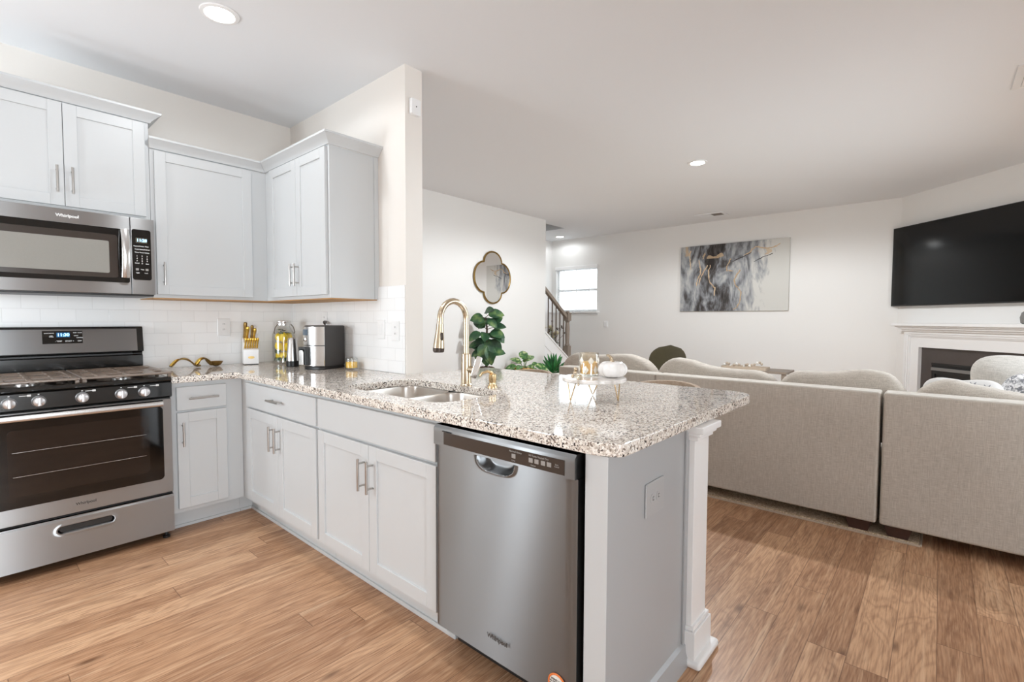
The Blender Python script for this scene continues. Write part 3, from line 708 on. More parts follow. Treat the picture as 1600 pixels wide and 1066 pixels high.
# ---- sink
t = thing('kitchen_sink', 'stainless double-bowl sink set under the granite worktop', 'sink', (-0.32, -2.05, 0.876))
def bowl(x0, x1, y0_, y1_, dep, r_=0.075):
    mb = MB(); top = 0.8758; rows = []
    for (ins, z) in ((-0.012, top), (0.0, top), (0.003, top-0.01), (0.010, top-dep+0.03), (0.022, top-dep+0.008), (0.05, top-dep), (0.13, top-dep-0.003)):
        rows.append([mb._v((p[0], p[1], z)) for p in rrect(x0+ins, x1-ins, y0_+ins, y1_-ins, max(0.012, r_-ins*0.5), 7)])
    n = len(rows[0])
    for A, B in zip(rows, rows[1:]):
        for k in range(n): mb.bm.faces.new((A[k], A[(k+1) % n], B[(k+1) % n], B[k])).smooth = True
    mb.bm.faces.new(rows[-1]); return mb
for (a0, a1) in ((SY0+0.002, -2.045), (-2.025, SY1-0.002)):
    bo = part('bowl', bowl(SX0-0.002, SX1+0.002, a0, a1, 0.19), 'sink', t)
    part('drain', MB().lathe(((SX0+SX1)/2, (a0+a1)/2, 0.683), [(0.01, 0.004), (0.03, 0.003), (0.042, 0.006), (0.048, 0.001)], 24), 'chrome', t, parent=bo)
# ---- faucet
t = thing('kitchen_faucet', 'champagne gold pull-down gooseneck faucet behind the sink', 'faucet', (-0.100, -2.123, 0.914))
fx, fy = -0.100, -2.123
part('base', MB().lathe((fx, fy, 0.914), [(0.030, 0), (0.030, 0.006), (0.0265, 0.010), (0.0255, 0.14), (0.024, 0.160), (0.017, 0.163)], 28), 'champ', t)
pts = [(fx, fy, 1.07), (fx, fy, 1.15), (fx, fy, 1.245)]
for i in range(1, 15):
    an = PI*i/14; pts.append((fx-0.088+0.088*math.cos(an), fy-0.007*i/14, 1.245+0.092*math.sin(an)))
pts.append((fx-0.178, fy-0.008, 1.222))
part('neck', MB().tube(pts, 0.0148, 16), 'champ', t)
hd = part('spray_head', MB().tube([(fx-0.1775, fy-0.008, 1.226), (fx-0.179, fy-0.008, 1.20), (fx-0.183, fy-0.008, 1.15), (fx-0.186, fy-0.008, 1.112)], [0.0165, 0.018, 0.0235, 0.027], 20), 'champ', t)
part('spray_nozzle', MB().tube([(fx-0.186, fy-0.008, 1.112), (fx-0.187, fy-0.008, 1.096), (fx-0.187, fy-0.008, 1.092)], [0.027, 0.0262, 0.022], 20), 'bronze', t, parent=hd)
part('spray_button', MB().sq((fx-0.186, fy-0.031, 1.168), (0.007, 0.005, 0.019), 0.6, 0.6, 12, 8), 'bronze', t, parent=hd)
part('valve', MB().tube([(fx, fy-0.015, 0.998), (fx, fy-0.072, 0.998)], 0.0165, 18), 'champ', t)
lv = MB(); lv.sq((0, 0, 0), (0.004, 0.0165, 0.056), 0.35, 0.5, 20, 12)
bmesh.ops.transform(lv.bm, matrix=Matrix.Translation((fx-0.006, fy-0.080, 1.012)) @ Matrix.Rotation(rad(38), 4, 'Z') @ Matrix.Rotation(rad(17), 4, 'X'), verts=list(lv.bm.verts))
part('lever', lv, 'chrome', t, 'polished lever catching white light')
# ---- soap pump
t = thing('soap_dispenser', 'small gold soap dispenser pump right of the faucet', 'soap dispenser', (-0.064, -2.272, 0.914))
sx_, sy_ = -0.064, -2.272
part('base', MB().lathe((sx_, sy_, 0.914), [(0.0235, 0), (0.0235, 0.004), (0.019, 0.014), (0.0165, 0.022), (0.0165, 0.030), (0.0185, 0.034), (0.0185, 0.066), (0.012, 0.070)], 24), 'gold', t)
part('spout', MB().tube([(sx_, sy_, 0.975), (sx_-0.004, sy_+0.003, 0.988), (sx_-0.03, sy_+0.006, 0.997), (sx_-0.06, sy_+0.012, 0.990), (sx_-0.075, sy_+0.014, 0.976)], [0.009, 0.008, 0.0065, 0.0055, 0.005], 12), 'gold', t)

# ================================================================== APPLIANCES
def sheet(T, us, zs, fd, back):
    """front skin with depth fd(u,z) (out of the face), closed to a flat back at depth 'back'"""
    mb = MB(T); g = [[mb._v((u, fd(u, z), z)) for u in us] for z in zs]
    nb = len(us); nz_ = len(zs); bm = mb.bm
    for j in range(nz_-1):
        for i in range(nb-1): bm.faces.new((g[j][i], g[j][i+1], g[j+1][i+1], g[j+1][i])).smooth = True
    rim = [g[0][i] for i in range(nb)]+[g[j][-1] for j in range(1, nz_)]+[g[-1][i] for i in range(nb-2, -1, -1)]+[g[j][0] for j in range(nz_-2, 0, -1)]
    ru = [(us[i], zs[0]) for i in range(nb)]+[(us[-1], zs[j]) for j in range(1, nz_)]+[(us[i], zs[-1]) for i in range(nb-2, -1, -1)]+[(us[0], zs[j]) for j in range(nz_-2, 0, -1)]
    bk = [mb._v((u, back, z)) for u, z in ru]; n = len(rim)
    for k in range(n): bm.faces.new((rim[k], rim[(k+1) % n], bk[(k+1) % n], bk[k]))
    bm.faces.new(bk[::-1]); return mb
def lsp(a_, b_, n): return [a_+(b_-a_)*i/n for i in range(n+1)]
def sstep(x): x = max(0, min(1, x)); return x*x*(3-2*x)
# ---- dishwasher (faces -x, centre y -2.85)
t = thing('dishwasher', 'stainless steel dishwasher with dark control strip under the peninsula', 'dishwasher', (-0.35, -2.85, 0))
Tx = TX(0.0)
DY0, DY1 = -3.156, -2.545
part('tub', MB().box(-0.60, -0.10, DY0+0.004, DY1-0.004, 0.125, 0.868), 'gap', t)
part('kick_plate', MB().box(-0.545, -0.53, DY0+0.004, DY1-0.004, 0.01, 0.118), 'blackp', t)
BOW = 0.003
PK = (-2.848, 0.803, 0.084, 0.050)
def fdw(u, z):
    uu = (u+2.85)/0.306
    d_ = 0.654+BOW*(1-uu*uu)-0.012*max(0, abs(uu)-0.955)/0.045
    rho = math.sqrt(((u-PK[0])/PK[2])**2*1.0+max(0, (PK[1]-z)/PK[3])**2)
    ru = abs((u-PK[0])/PK[2])**3+abs((PK[1]-z)/PK[3])**3
    d_ -= 0.032*sstep((1.0-ru)/0.75)
    d_ += 0.004*math.exp(-((ru-1.05)/0.22)**2)
    return d_
us = sorted(set(lsp(DY0, PK[0]-0.1, 18)+lsp(PK[0]-0.1, PK[0]+0.1, 56)+lsp(PK[0]+0.1, DY1, 18)))
zs = sorted(set(lsp(0.131, 0.735, 12)+lsp(0.735, 0.797, 24)))
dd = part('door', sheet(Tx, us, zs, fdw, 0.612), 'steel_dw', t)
def fdp(u, z):
    uu = (u+2.85)/0.306; return 0.660+BOW*(1-uu*uu)-0.010*sstep((z-0.858)/0.012)
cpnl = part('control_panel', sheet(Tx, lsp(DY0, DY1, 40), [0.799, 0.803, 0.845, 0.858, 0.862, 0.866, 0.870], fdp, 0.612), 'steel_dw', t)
def curved_strip(u0, u1, z0, z1, lift, T=Tx, n=30, th=0.003):
    mb = MB(T); A = []
    for i in range(n+1):
        u = u0+(u1-u0)*i/n; uu = (u+2.85)/0.306; d_ = 0.660+BOW*(1-uu*uu)+lift
        A.append([mb._v((u, d_, z0)), mb._v((u, d_, z1)), mb._v((u, d_-th, z1)), mb._v((u, d_-th, z0))])
    for P, Q in zip(A, A[1:]):
        for k in range(4): mb.bm.faces.new((P[k], P[(k+1) % 4], Q[(k+1) % 4], Q[k])).smooth = False
    mb.bm.faces.new(A[0][::-1]); mb.bm.faces.new(A[-1]); return mb
dsp = part('display', curved_strip(-3.122, -2.602, 0.806, 0.850, 0.0012), 'brownp', t, 'dark brown control strip', parent=cpnl)
for u in (-2.932, -3.000, -3.022, -3.046, -3.068):
    uu = (u+2.85)/0.306; d_ = 0.660+BOW*(1-uu*uu); part('button', MB(Tx).box(u-0.008, u+0.008, d_, d_+0.0018, 0.820, 0.834, 0.0008, 1), 'markg', t, parent=dsp)
def dwt(nm, s_, u, z, sz, m_, par=None, sx=1.0):
    uu = (u+2.85)/0.306; d_ = (0.660 if z > 0.79 else 0.654)+BOW*(1-uu*uu)+0.0019
    text_mesh(nm, s_, sz, face_mtx((-d_, u, z), '-x'), m_, t, par, sx=sx)
dwt('lettering', 'Normal Heavy', -2.940, 0.8415, 0.0085, 'markg', dsp)
dwt('lettering', 'Hi-Temp Heated Dry', -3.030, 0.8415, 0.0085, 'markg', dsp)
dwt('lettering', 'Cycles', -2.932, 0.813, 0.006, 'markg', dsp); dwt('lettering', 'Options', -3.010, 0.813, 0.006, 'markg', dsp)
dwt('lettering', 'Start\nCancel', -3.096, 0.829, 0.006, 'markg', dsp)
mb = MB(Tx)
for i in range(6): mb.box(-2.640+i*0.008-0.003, -2.640+i*0.008+0.003, 0.655, 0.6655, 0.8515, 0.8545)
part('vent_slots', mb, 'gap', t, parent=cpnl)
text_mesh('logo', 'Whirlpool', 0.021, face_mtx((-0.6652, -2.866, 0.212), '-x'), 'markd', t, dd, bold=0.0004)
mb = MB()

ring = [(-0.6592-0.0002*math.cos(2*PI*i/32), -3.100+0.029*math.cos(2*PI*i/32), 0.180+0.029*math.sin(2*PI*i/32)) for i in range(32)]
st = part('sticker', MB().tube([(-0.6570, -3.100, 0.180), (-0.6595, -3.100, 0.180)], 0.029, 32), 'paper', t, 'round white sticker with orange rim', parent=dd)
part('sticker_rim', MB().tube(ring, 0.0028, 8, closed=True), 'orange', t, parent=dd)
text_mesh('sticker_text', 'SPEND LESS\nON DETERGENT\nWASH BETTER\nSAVE WATER', 0.0078, face_mtx((-0.6600, -3.100, 0.180), '-x'), 'markd', t, dd)
# ---- gas range (faces -y, x -1.762..-1.002)
t = thing('gas_range', 'stainless and black gas range with five knobs against the tiled wall', 'stove', (-1.381, -0.34, 0))
RX0, RX1, RC = -1.760, -1.003, -1.381
Ty = TY(0.0)
part('body', MB().box(RX0, RX1, -0.64, -0.012, 0.035, 0.895), 'black', t)
for x in (RX0+0.03, RX1-0.03):
    for y in (-0.63, -0.06): part('foot', MB().lathe((x, y, 0), [(0.018, 0), (0.018, 0.012), (0.008, 0.016), (0.008, 0.036)], 14), 'blackp', t)
part('cooktop', MB().prism([(-0.012, 0.893), (-0.66, 0.893), (-0.684, 0.895), (-0.692, 0.905), (-0.688, 0.918), (-0.672, 0.922), (-0.64, 0.914), (-0.08, 0.914), (-0.012, 0.922)], 'x', RX0, RX1, bev=0.003), 'black', t)
# back guard
gd = part('backguard', MB().prism([(-0.010, 0.915), (-0.072, 0.915), (-0.072, 1.012), (-0.060, 1.020), (-0.060, 1.030), (-0.098, 1.038), (-0.078, 1.186), (-0.070, 1.194), (-0.010, 1.194)], 'x', RX0, RX1, bev=0.004), 'black', t)
def gback(z): return 0.098-0.020*(z-1.038)/0.148
mb = MB(); x0_, x1_ = RC-0.345, RC+0.345
mb.prism([(-gback(1.043)+0.002, 1.043), (-gback(1.043)-0.003, 1.043), (-gback(1.180)-0.003, 1.180), (-gback(1.180)+0.002, 1.180)], 'x', x0_, x1_, bev=0.001)
fp = part('backguard_face', mb, 'steel_y', t, 'brushed steel fascia', parent=gd)
mb = MB()
mb.prism([(x0_+0.02, 1.018), (x1_-0.02, 1.018), (x1_-0.02, 1.028), (x0_+0.02, 1.028)], 'y', -0.066, -0.060)
part('vent_trim', mb, 'blackp', t, parent=gd)
def gq(z, l=0.0042): return -gback(z)-l
mb = MB(); mb.prism([(gq(1.098, 0.001), 1.098), (gq(1.098), 1.098), (gq(1.172), 1.172), (gq(1.172, 0.001), 1.172)], 'x', -1.470, -1.296, bev=0.0008)
dp = part('display', mb, 'blackg', t, parent=gd)
mb = MB(); mb.prism([(gq(1.135, 0.003), 1.135), (gq(1.135, 0.0052), 1.135), (gq(1.162), 1.162-0.0), (gq(1.162, 0.003), 1.162)], 'x', -1.410, -1.352)
part('clock_window', mb, 'ledbg', t, parent=dp)
tilt = Matrix.Rotation(-math.atan2(0.020, 0.148), 4, 'X')
text_mesh('clock_digits', '11:30', 0.024, face_mtx((-1.381, gq(1.149, 0.0062), 1.1485), '-y') @ tilt, 'led', t, dp, bold=0.0006)
def rt(s_, x, z, sz): text_mesh('lettering', s_, sz, face_mtx((x, gq(z, 0.0050), z), '-y') @ tilt, 'mark', t, dp, bold=0.0002)
rt('BAKE', -1.452, 1.158, 0.008); rt('BROIL', -1.430, 1.158, 0.008); rt('KEEP\nWARM', -1.432, 1.140, 0.006); rt('TIMER', -1.330, 1.160, 0.006)
rt('CLOCK', -1.308, 1.160, 0.006); rt('LIGHT', -1.325, 1.143, 0.007); rt('CANCEL', -1.308, 1.131, 0.008); rt('OFF', -1.310, 1.112, 0.010)
rt('- TEMP', -1.402, 1.112, 0.010); rt('START +', -1.354, 1.112, 0.010)
# knobs panel
cp = part('control_panel', MB().prism([(-0.640, 0.806), (-0.676, 0.806), (-0.690, 0.815), (-0.690, 0.890), (-0.682, 0.896), (-0.640, 0.896)], 'x', RX0, RX1, bev=0.002), 'black', t)
for i, x in enumerate((-1.640, -1.540, -1.383, -1.228, -1.130)):
    kb = part('knob', MB().lathe((x, -0.690, 0.850), [(0.012, 0.001), (0.0265, -0.001), (0.0265, -0.006), (0.0235, -0.010), (0.0215, -0.026), (0.017, -0.029)], 26, 'y'), 'knob', t)
    part('knob_grip', MB().box(x-0.0065, x+0.0065, -0.730, -0.716, 0.830, 0.870, 0.003), 'knob', t, parent=kb)
for x in (-1.640, -1.540, -1.383, -1.228, -1.130): part('knob_mark', MB().box(x-0.003, x+0.003, -0.6912, -0.6895, 0.8815, 0.8845), 'mark', t, parent=cp)
for x in (-1.590, -1.355, -1.185, -1.088): part('burner_mark', MB().tube([(x-0.016, -0.6905, 0.880), (x+0.010, -0.6905, 0.880), (x+0.012, -0.6905, 0.880), (x+0.024, -0.6905, 0.880)], [0.0014, 0.0014, 0.005, 0.005], 8), 'mark', t, parent=cp)
# grates and burners
for (gx0, gx1) in ((RX0+0.012, RC-0.002), (RC+0.002, RX1+0.012)):
    mb = MB(); ya, yb = -0.655, -0.115; cx = (gx0+gx1)/2; zb_, zt = 0.934, 0.946
    for (p, q, u_, v_) in ((gx0, gx1, ya, ya+0.03), (gx0, gx1, yb-0.03, yb), (gx0, gx0+0.03, ya+0.03, yb-0.03), (gx1-0.03, gx1, ya+0.03, yb-0.03), (gx0+0.03, gx1-0.03, -0.42, -0.35)):
        mb.box(p, q, u_, v_, zb_, zt, 0.003, 1)
    for cy in (-0.52, -0.25):
        mb.box(cx-0.011, cx+0.011, cy-0.12, cy+0.12, zb_+0.0005, zt+0.002, 0.003, 1)
        mb.box(gx0+0.02, gx1-0.02, cy-0.011, cy+0.011, zb_+0.0007, zt+0.0022, 0.003, 1)
        for s_ in (-1, 1):
            mb.box(cx+s_*0.105-0.022, cx+s_*0.105+0.022, cy-0.1, cy+0.1, zb_+0.0003, zt+0.001, 0.003, 1)
    for fx_ in (gx0+0.012, gx1-0.012):
        for fy_ in (ya+0.012, -0.385, yb-0.012): mb.box(fx_-0.008, fx_+0.008, fy_-0.008, fy_+0.008, 0.9145, zb_+0.002)
    part('grate', mb, 'iron', t)
for x in (-1.565, -1.197):
    for y in (-0.52, -0.25):
        bn = part('burner', MB().lathe((x, y, 0.914), [(0.045, 0.0005), (0.045, 0.006), (0.036, 0.008), (0.034, 0.012)], 24), 'steel', t)
        part('burner_cap', MB().lathe((x, y, 0.926), [(0.036, 0.0), (0.038, 0.003), (0.034, 0.007), (0.010, 0.008)], 24), 'iron', t, parent=bn)
# oven door
OZ0, OZ1 = 0.272, 0.800
mb = MB(); mb.prism([(RX0+0.003, OZ0), (RX1-0.003, OZ0), (RX1-0.003, OZ1), (RX0+0.003, OZ1)], 'y', -0.684, -0.642, bev=0.004)
od = part('oven_door', mb, 'steel_y', t)
def rr2(x0, x1, z0, z1, r_, n=6): return rrect(x0, x1, z0, z1, r_, n)
part('glass_frame', MB().prism(rr2(RC-0.334, RC+0.334, 0.352, 0.760, 0.022), 'y', -0.6855, -0.6838), 'blackg', t, parent=od)
part('oven_window', MB().prism(rr2(RC-0.270, RC+0.270, 0.405, 0.720, 0.020), 'y', -0.6866, -0.6853), 'oveng', t, parent=od)
mb = MB()
for z in (0.500, 0.615):
    mb.tube([(RC-0.255, -0.6866, z), (RC+0.255, -0.6866, z)], 0.0011, 6)
part('rack_line', mb, 'steel', t, parent=od)
part('handle', MB().prism([(-0.686, 0.758), (-0.704, 0.764), (-0.708, 0.775), (-0.704, 0.790), (-0.686, 0.796)], 'x', RX0+0.006, RC+0.334, bev=0.002), 'steel', t, parent=od)
text_mesh('logo', 'Whirlpool', 0.019, face_mtx((RC, -0.6846, 0.314), '-y'), 'markd', t, od, bold=0.0005)
# storage drawer with scooped handle
def fdr(u, z):
    du = max(0, abs(u-RC)-0.088)/0.022; dz = (z-0.198)/0.019; rho = du**2+dz**2
    d_ = 0.684-0.026*sstep((1.0-rho)/0.5)+0.0015*math.exp(-((math.sqrt(rho)-1.25)/0.3)**2)
    return d_-0.006*sstep((z-0.244)/0.010)
us = sorted(set(lsp(RX0+0.003, RC-0.13, 6)+lsp(RC-0.13, RC-0.08, 18)+lsp(RC-0.08, RC+0.08, 8)+lsp(RC+0.08, RC+0.13, 18)+lsp(RC+0.13, RX1-0.003, 6)))
zs = sorted(set(lsp(0.048, 0.16, 4)+lsp(0.16, 0.236, 28)+lsp(0.236, 0.256, 6)))
dr = part('storage_drawer', sheet(Ty, us, zs, fdr, 0.642), 'steel_y', t)
part('handle', MB().prism(rrect(RC-0.102, RC+0.102, 0.186, 0.212, 0.012), 'y', -0.675, -0.655), 'blackp', t, 'dark recessed grip', parent=dr)
part('recess_shadow_gap', MB().box(RX0+0.005, RX1-0.005, -0.66, -0.64, 0.2565, 0.2715), 'gap', t)
# ---- microwave
t = thing('microwave', 'stainless over-the-range microwave under the wall cabinet', 'microwave', (-1.381, -0.001, 1.39))
mz0, mz1 = 1.386, 1.828
part('body', MB().box(RX0, RX1+0.003, -0.372, -0.009, mz0+0.004, mz1), 'steel', t)
part('bottom_grille', MB().box(RX0+0.005, RX1-0.002, -0.385, -0.02, mz0-0.010, mz0+0.0035, 0.003), 'blackp', t)

xs_ = -1.114
md = part('door', MB().box(RX0, xs_-0.001, -0.402, -0.373, mz0, mz1-0.002, 0.003), 'steel_y', t)
part('door_frame', MB().prism(rr2(RX0+0.02, -1.160+0.038, 1.450, 1.752, 0.010), 'y', -0.4035, -0.4018), 'blackg', t, parent=md)
part('window', MB().prism(rr2(RX0+0.055, -1.175, 1.475, 1.715, 0.012), 'y', -0.4048, -0.4034), 'brownp', t, parent=md)
part('window_mesh', MB().prism(rr2(RX0+0.075, -1.212, 1.500, 1.678, 0.008), 'y', -0.4058, -0.4047), 'mwglass', t, parent=md)
mb = MB(); hp = []
for i in range(13):
    q = -1+2*i/12; hp.append((-1.141, -0.446+0.026*q*q, 1.614+q*0.135))
mb.tube(hp, 0.021, 14, flat=(1.0, 0.4))
for z in (1.50, 1.728): mb.box(-1.152, -1.130, -0.424, -0.402, z-0.012, z+0.012, 0.002)
part('handle', mb, 'steel', t, parent=md)
text_mesh('logo', 'Whirlpool', 0.022, face_mtx((-1.381, -0.4032, 1.789), '-y'), 'mark', t, md, bold=0.0008)
mc = part('control_panel', MB().box(xs_+0.001, RX1+0.003, -0.402, -0.373, mz0, mz1-0.002, 0.003), 'steel_y', t)
kp = part('keypad', MB().prism(rr2(-1.108, -1.018, 1.470, 1.760, 0.012), 'y', -0.4035, -0.4018), 'blackg', t, parent=mc)
part('clock_window', MB().box(-1.090, -1.036, -0.4045, -0.4034, 1.684, 1.712), 'lcd', t, parent=kp)
text_mesh('clock_digits', '11:28', 0.022, face_mtx((-1.062, -0.4050, 1.698), '-y'), 'led', t, kp, bold=0.0006)
def mt(s_, x, z, sz): text_mesh('lettering', s_, sz, face_mtx((x, -0.4040, z), '-y'), 'mark', t, kp, bold=0.0003)
for j, row in enumerate((('Popcorn', 'Potato', 'Pizza'), ('Cook', 'Reheat', 'Defrost'), ('Timer', 'Power', 'Soften'))):
    for i, s_ in enumerate(row): mt(s_, -1.086+i*0.024, 1.664-j*0.018, 0.0085)
for j, row in enumerate(('123', '456', '789')):
    for i, s_ in enumerate(row): mt(s_, -1.086+i*0.024, 1.607-j*0.014, 0.011)
mt('0', -1.062, 1.565, 0.011); mt('Cancel', -1.086, 1.566, 0.0075); mt('Start', -1.038, 1.564, 0.0075); mt('Vent', -1.062, 1.530, 0.0085); mt('Light', -1.084, 1.510, 0.008); mt('Lock', -1.044, 1.510, 0.008)
for x in (-1.086, -1.040): part('button', MB().box(x-0.007, x+0.007, -0.4045, -0.4034, 1.524, 1.536), 'markg', t, parent=kp)

# ================================================================== WALL PLATES AND SMALL FIXTURES
def plate(nm, label, cat, T, u, z, w_, h_, kind, m_='plate', grp=None):
    p = T(u, 0, z); t = thing(nm, label, cat, p, grp)
    pl_ = part('cover_plate', MB(T).box(u-w_/2, u+w_/2, 0.0005, 0.006, z-h_/2, z+h_/2, 0.002, 1), m_, t)
    if kind in ('outlet', 'outlet_h'):
        for s_ in (-1, 1):
            cu, cz = (u, z+s_*0.0195) if kind == 'outlet' else (u+s_*0.0195, z)
            so = part('socket', MB(T).prism([(cu+0.0155*math.cos(q), cz+0.0155*math.sin(q)) for q in [2*PI*k/20 for k in range(20)]], 'y', 0.006, 0.0072), m_, t, parent=pl_)
            mb = MB(T)
            if kind == 'outlet': mb.prism([(cu-0.006, cz-0.002), (cu-0.004, cz-0.002), (cu-0.004, cz+0.008), (cu+0.004, cz+0.008), (cu+0.004, cz-0.002), (cu+0.006, cz-0.002), (cu+0.006, cz+0.0085), (cu-0.006, cz+0.0085)], 'y', 0.0072, 0.0076)
            else: mb.prism([(cu-0.002, cz-0.006), (cu+0.008, cz-0.006), (cu+0.008, cz-0.004), (cu-0.001, cz-0.004), (cu-0.001, cz+0.004), (cu+0.008, cz+0.004), (cu+0.008, cz+0.006), (cu-0.002, cz+0.006)], 'y', 0.0072, 0.0076)
            part('slots', mb, 'markd', t, parent=so)
    elif kind == 'switch':
        part('rocker', MB(T).box(u-0.016, u+0.016, 0.006, 0.010, z-0.033, z+0.033, 0.002, 1), m_, t, parent=pl_)
    return t
plate('wall_outlet', 'white outlet on the tiled wall left of the knife block', 'outlet', TY(-0.008), -0.511, 1.184, 0.082, 0.125, 'outlet', grp='wall outlets')
plate('wall_outlet', 'white outlet on the tiled wall nearest the free wall end', 'outlet', TX(-0.008), -1.400, 1.175, 0.078, 0.122, 'outlet', grp='wall outlets')
plate('light_switch', 'white rocker switch on the tiles right of the candle jar', 'switch', TX(-0.008), -1.247, 1.182, 0.078, 0.122, 'switch')
plate('wall_outlet', 'white outlet half hidden behind the air fryer with a black plug', 'outlet', TX(-0.008), -0.530, 1.236, 0.078, 0.122, 'outlet', grp='wall outlets')
plate('wall_outlet', 'sideways outlet toned grey for shade on the end panel of the peninsula', 'outlet', TY(-3.245), -0.345, 0.690, 0.128, 0.106, 'outlet_h', 'plate_shade')
plate('light_switch', 'white switch plate on the hall wall behind the faucet', 'switch', TY(0.627), 2.04, 1.195, 0.08, 0.125, 'switch')
t = plate('thermostat', 'small white control on the back wall right of the window', 'control', TX(5.871), 0.578, 1.164, 0.085, 0.125, 'none')
part('dial', MB(TX(5.871)).box(0.548, 0.608, 0.006, 0.022, 1.12, 1.21, 0.005), 'plate', t)
t = plate('motion_sensor', 'small white alarm sensor high on the free end of the kitchen wall', 'sensor', TY(-1.493), 0.064, 2.515, 0.074, 0.096, 'none')
part('housing', MB(TY(-1.493)).prism([(0.030, 2.473), (0.040, 2.466), (0.088, 2.466), (0.098, 2.473), (0.098, 2.560), (0.030, 2.560)], 'y', 0.006, 0.026, bev=0.004), 'plate', t)
part('sensor_eye', MB(TY(-1.493)).lathe((0.064, 0.026, 2.515), [(0.004, 0), (0.004, 0.0012), (0.002, 0.0015)], 10, 'y'), 'markd', t)
t = build('power_cord', MB().tube([(-0.020, -0.550, 1.223), (-0.034, -0.570, 1.222), (-0.05, -0.60, 1.214), (-0.062, -0.63, 1.205), (-0.062, -0.66, 1.19), (-0.035, -0.68, 1.10), (-0.020, -0.70, 0.99)], [0.012, 0.012, 0.0075, 0.004, 0.0035, 0.0035, 0.0035], 10), 'blackp')
tag(t, 'black plug and cord running from the outlet behind the air fryer', 'cord')

# ================================================================== ON THE COUNTER
CT = 0.914
def place(root, loc, rz=0.0):
    root.location = loc; root.rotation_euler = (0, 0, rz)
# decorative twisted servers
def server(nm, label, pts, rads, bowl_at, m1, loc):
    t = thing(nm, label, 'serving spoon', loc, 'gold twisted servers')
    part('handle', MB().tube(pts, rads, 10, flat=(0.45, 1.25)), 'agold', t)
    return t
def wave(x0, y0_, amp, x1, y1_, ph0, ph1, n=26, zb=0.0):
    o = []
    for i in range(n+1):
        q = i/n; an = ph0+(ph1-ph0)*q
        o.append((x0+(x1-x0)*q, y0_+(y1_-y0_)*q, CT+zb+0.012+amp*max(0, math.sin(an))))
    return o
t = server('serving_spoon', 'left antique gold twisted server arching over the worktop by the stove', wave(-0.872, -0.140, 0.052, -0.70, -0.115, 0.1, PI*1.15), [0.014+0.004*math.cos(i*0.5) for i in range(27)], None, None, (-0.80, -0.13, CT))
part('leaf_tip', MB().tube(wave(-0.876, -0.142, 0.050, -0.825, -0.134, 0.12, PI*0.42, 10, 0.004), [0.006, 0.009, 0.010, 0.009, 0.010, 0.009, 0.010, 0.008, 0.007, 0.005, 0.003], 8, flat=(0.6, 1.3)), 'ygold', t)
t = server('serving_spoon', 'right antique gold twisted server with bowl, left of the knife block', wave(-0.735, -0.160, 0.050, -0.625, -0.118, 0.1, PI*1.05), [0.015+0.003*math.cos(i*0.6) for i in range(27)], None, None, (-0.65, -0.13, CT))
part('leaf_tip', MB().tube(wave(-0.737, -0.163, 0.050, -0.685, -0.142, 0.12, PI*0.5, 10, 0.005), [0.007, 0.010, 0.012, 0.011, 0.012, 0.011, 0.010, 0.008, 0.007, 0.005, 0.003], 8, flat=(0.6, 1.3)), 'ygold', t)
sb = MB(); sb.lathe((-0.598, -0.112, CT+0.002), [(0.012, 0.0), (0.030, 0.008), (0.042, 0.026), (0.044, 0.032), (0.041, 0.031), (0.028, 0.012), (0.010, 0.005)], 24)
part('bowl', sb, 'agold', t)
# knife block
kb_loc, kb_rz = (-0.390, -0.180, CT), rad(-16)
t = thing('knife_block', 'white knife block holding gold-handled knives', 'knife block')
part('block', MB().prism([(0, 0.004), (0, 0.108), (0.032, 0.122), (0.036, 0.160), (0.10, 0.196), (0.118, 0.188), (0.124, 0.004)], 'x', -0.050, 0.050, bev=0.005), 'whitew', t)
part('foot', MB().box(-0.046, 0.046, 0.004, 0.118, 0.0, 0.0045), 'blackp', t)
bd = part('badge', MB().prism([(0.021*math.cos(2*PI*k/28), 0.052+0.0095*math.sin(2*PI*k/28)) for k in range(28)], 'y', -0.0018, 0.0002), 'agold', t)
place(t, kb_loc, kb_rz)
KM = Matrix.Translation(kb_loc) @ Matrix.Rotation(kb_rz, 4, 'Z')
def knife(nm, label, cat, x, y, z, ln, w_, m_, lean=(0.0, -0.22), grp=None):
    d = Vector((lean[0], lean[1], 1)).normalized()
    t = thing(nm, label, cat, KM @ Vector((x, y, z)), grp); t.rotation_euler = (0, 0, kb_rz)
    mb = MB(); pts = [d*(ln*q) for q in (0.05, 0.15, 0.35, 0.6, 0.82, 0.95, 1.0)]
    o = build('handle', mb.tube([tuple(p) for p in pts], [w_*k for k in (0.8, 0.9, 0.72, 0.85, 1.1, 0.95, 0.5)], 10, flat=(1.0, 0.62)), m_, t)
    build('bolster', MB().tube([tuple(d*0.001), tuple(d*(ln*0.08))], w_*0.85, 10, flat=(1.0, 0.62)), 'gold', t)
    return t
pos6 = ('leftmost', 'second from left', 'third from left', 'fourth from left', 'second from right', 'rightmost')
for i in range(6):
    knife('steak_knife', pos6[i]+' gold steak knife in the front row of the white block', 'knife', -0.038+i*0.0152, 0.014, 0.1165, 0.078, 0.0075, 'ygold', (0.10, -0.18), 'gold steak knives in the block')
knife('kitchen_knife', 'tall gold kitchen knife at the back left of the block', 'knife', -0.036, 0.072, 0.184, 0.125, 0.012, 'agold', (0.06, -0.15), 'large gold kitchen knives in the block')
knife('kitchen_knife', 'gold kitchen knife at the left of the block, in front of the tallest one', 'knife', -0.026, 0.048, 0.169, 0.110, 0.012, 'ygold', (0.10, -0.25), 'large gold kitchen knives in the block')
knife('kitchen_knife', 'gold kitchen knife at the back middle of the block', 'knife', 0.010, 0.078, 0.186, 0.100, 0.010, 'agold', (0.05, -0.15), 'large gold kitchen knives in the block')
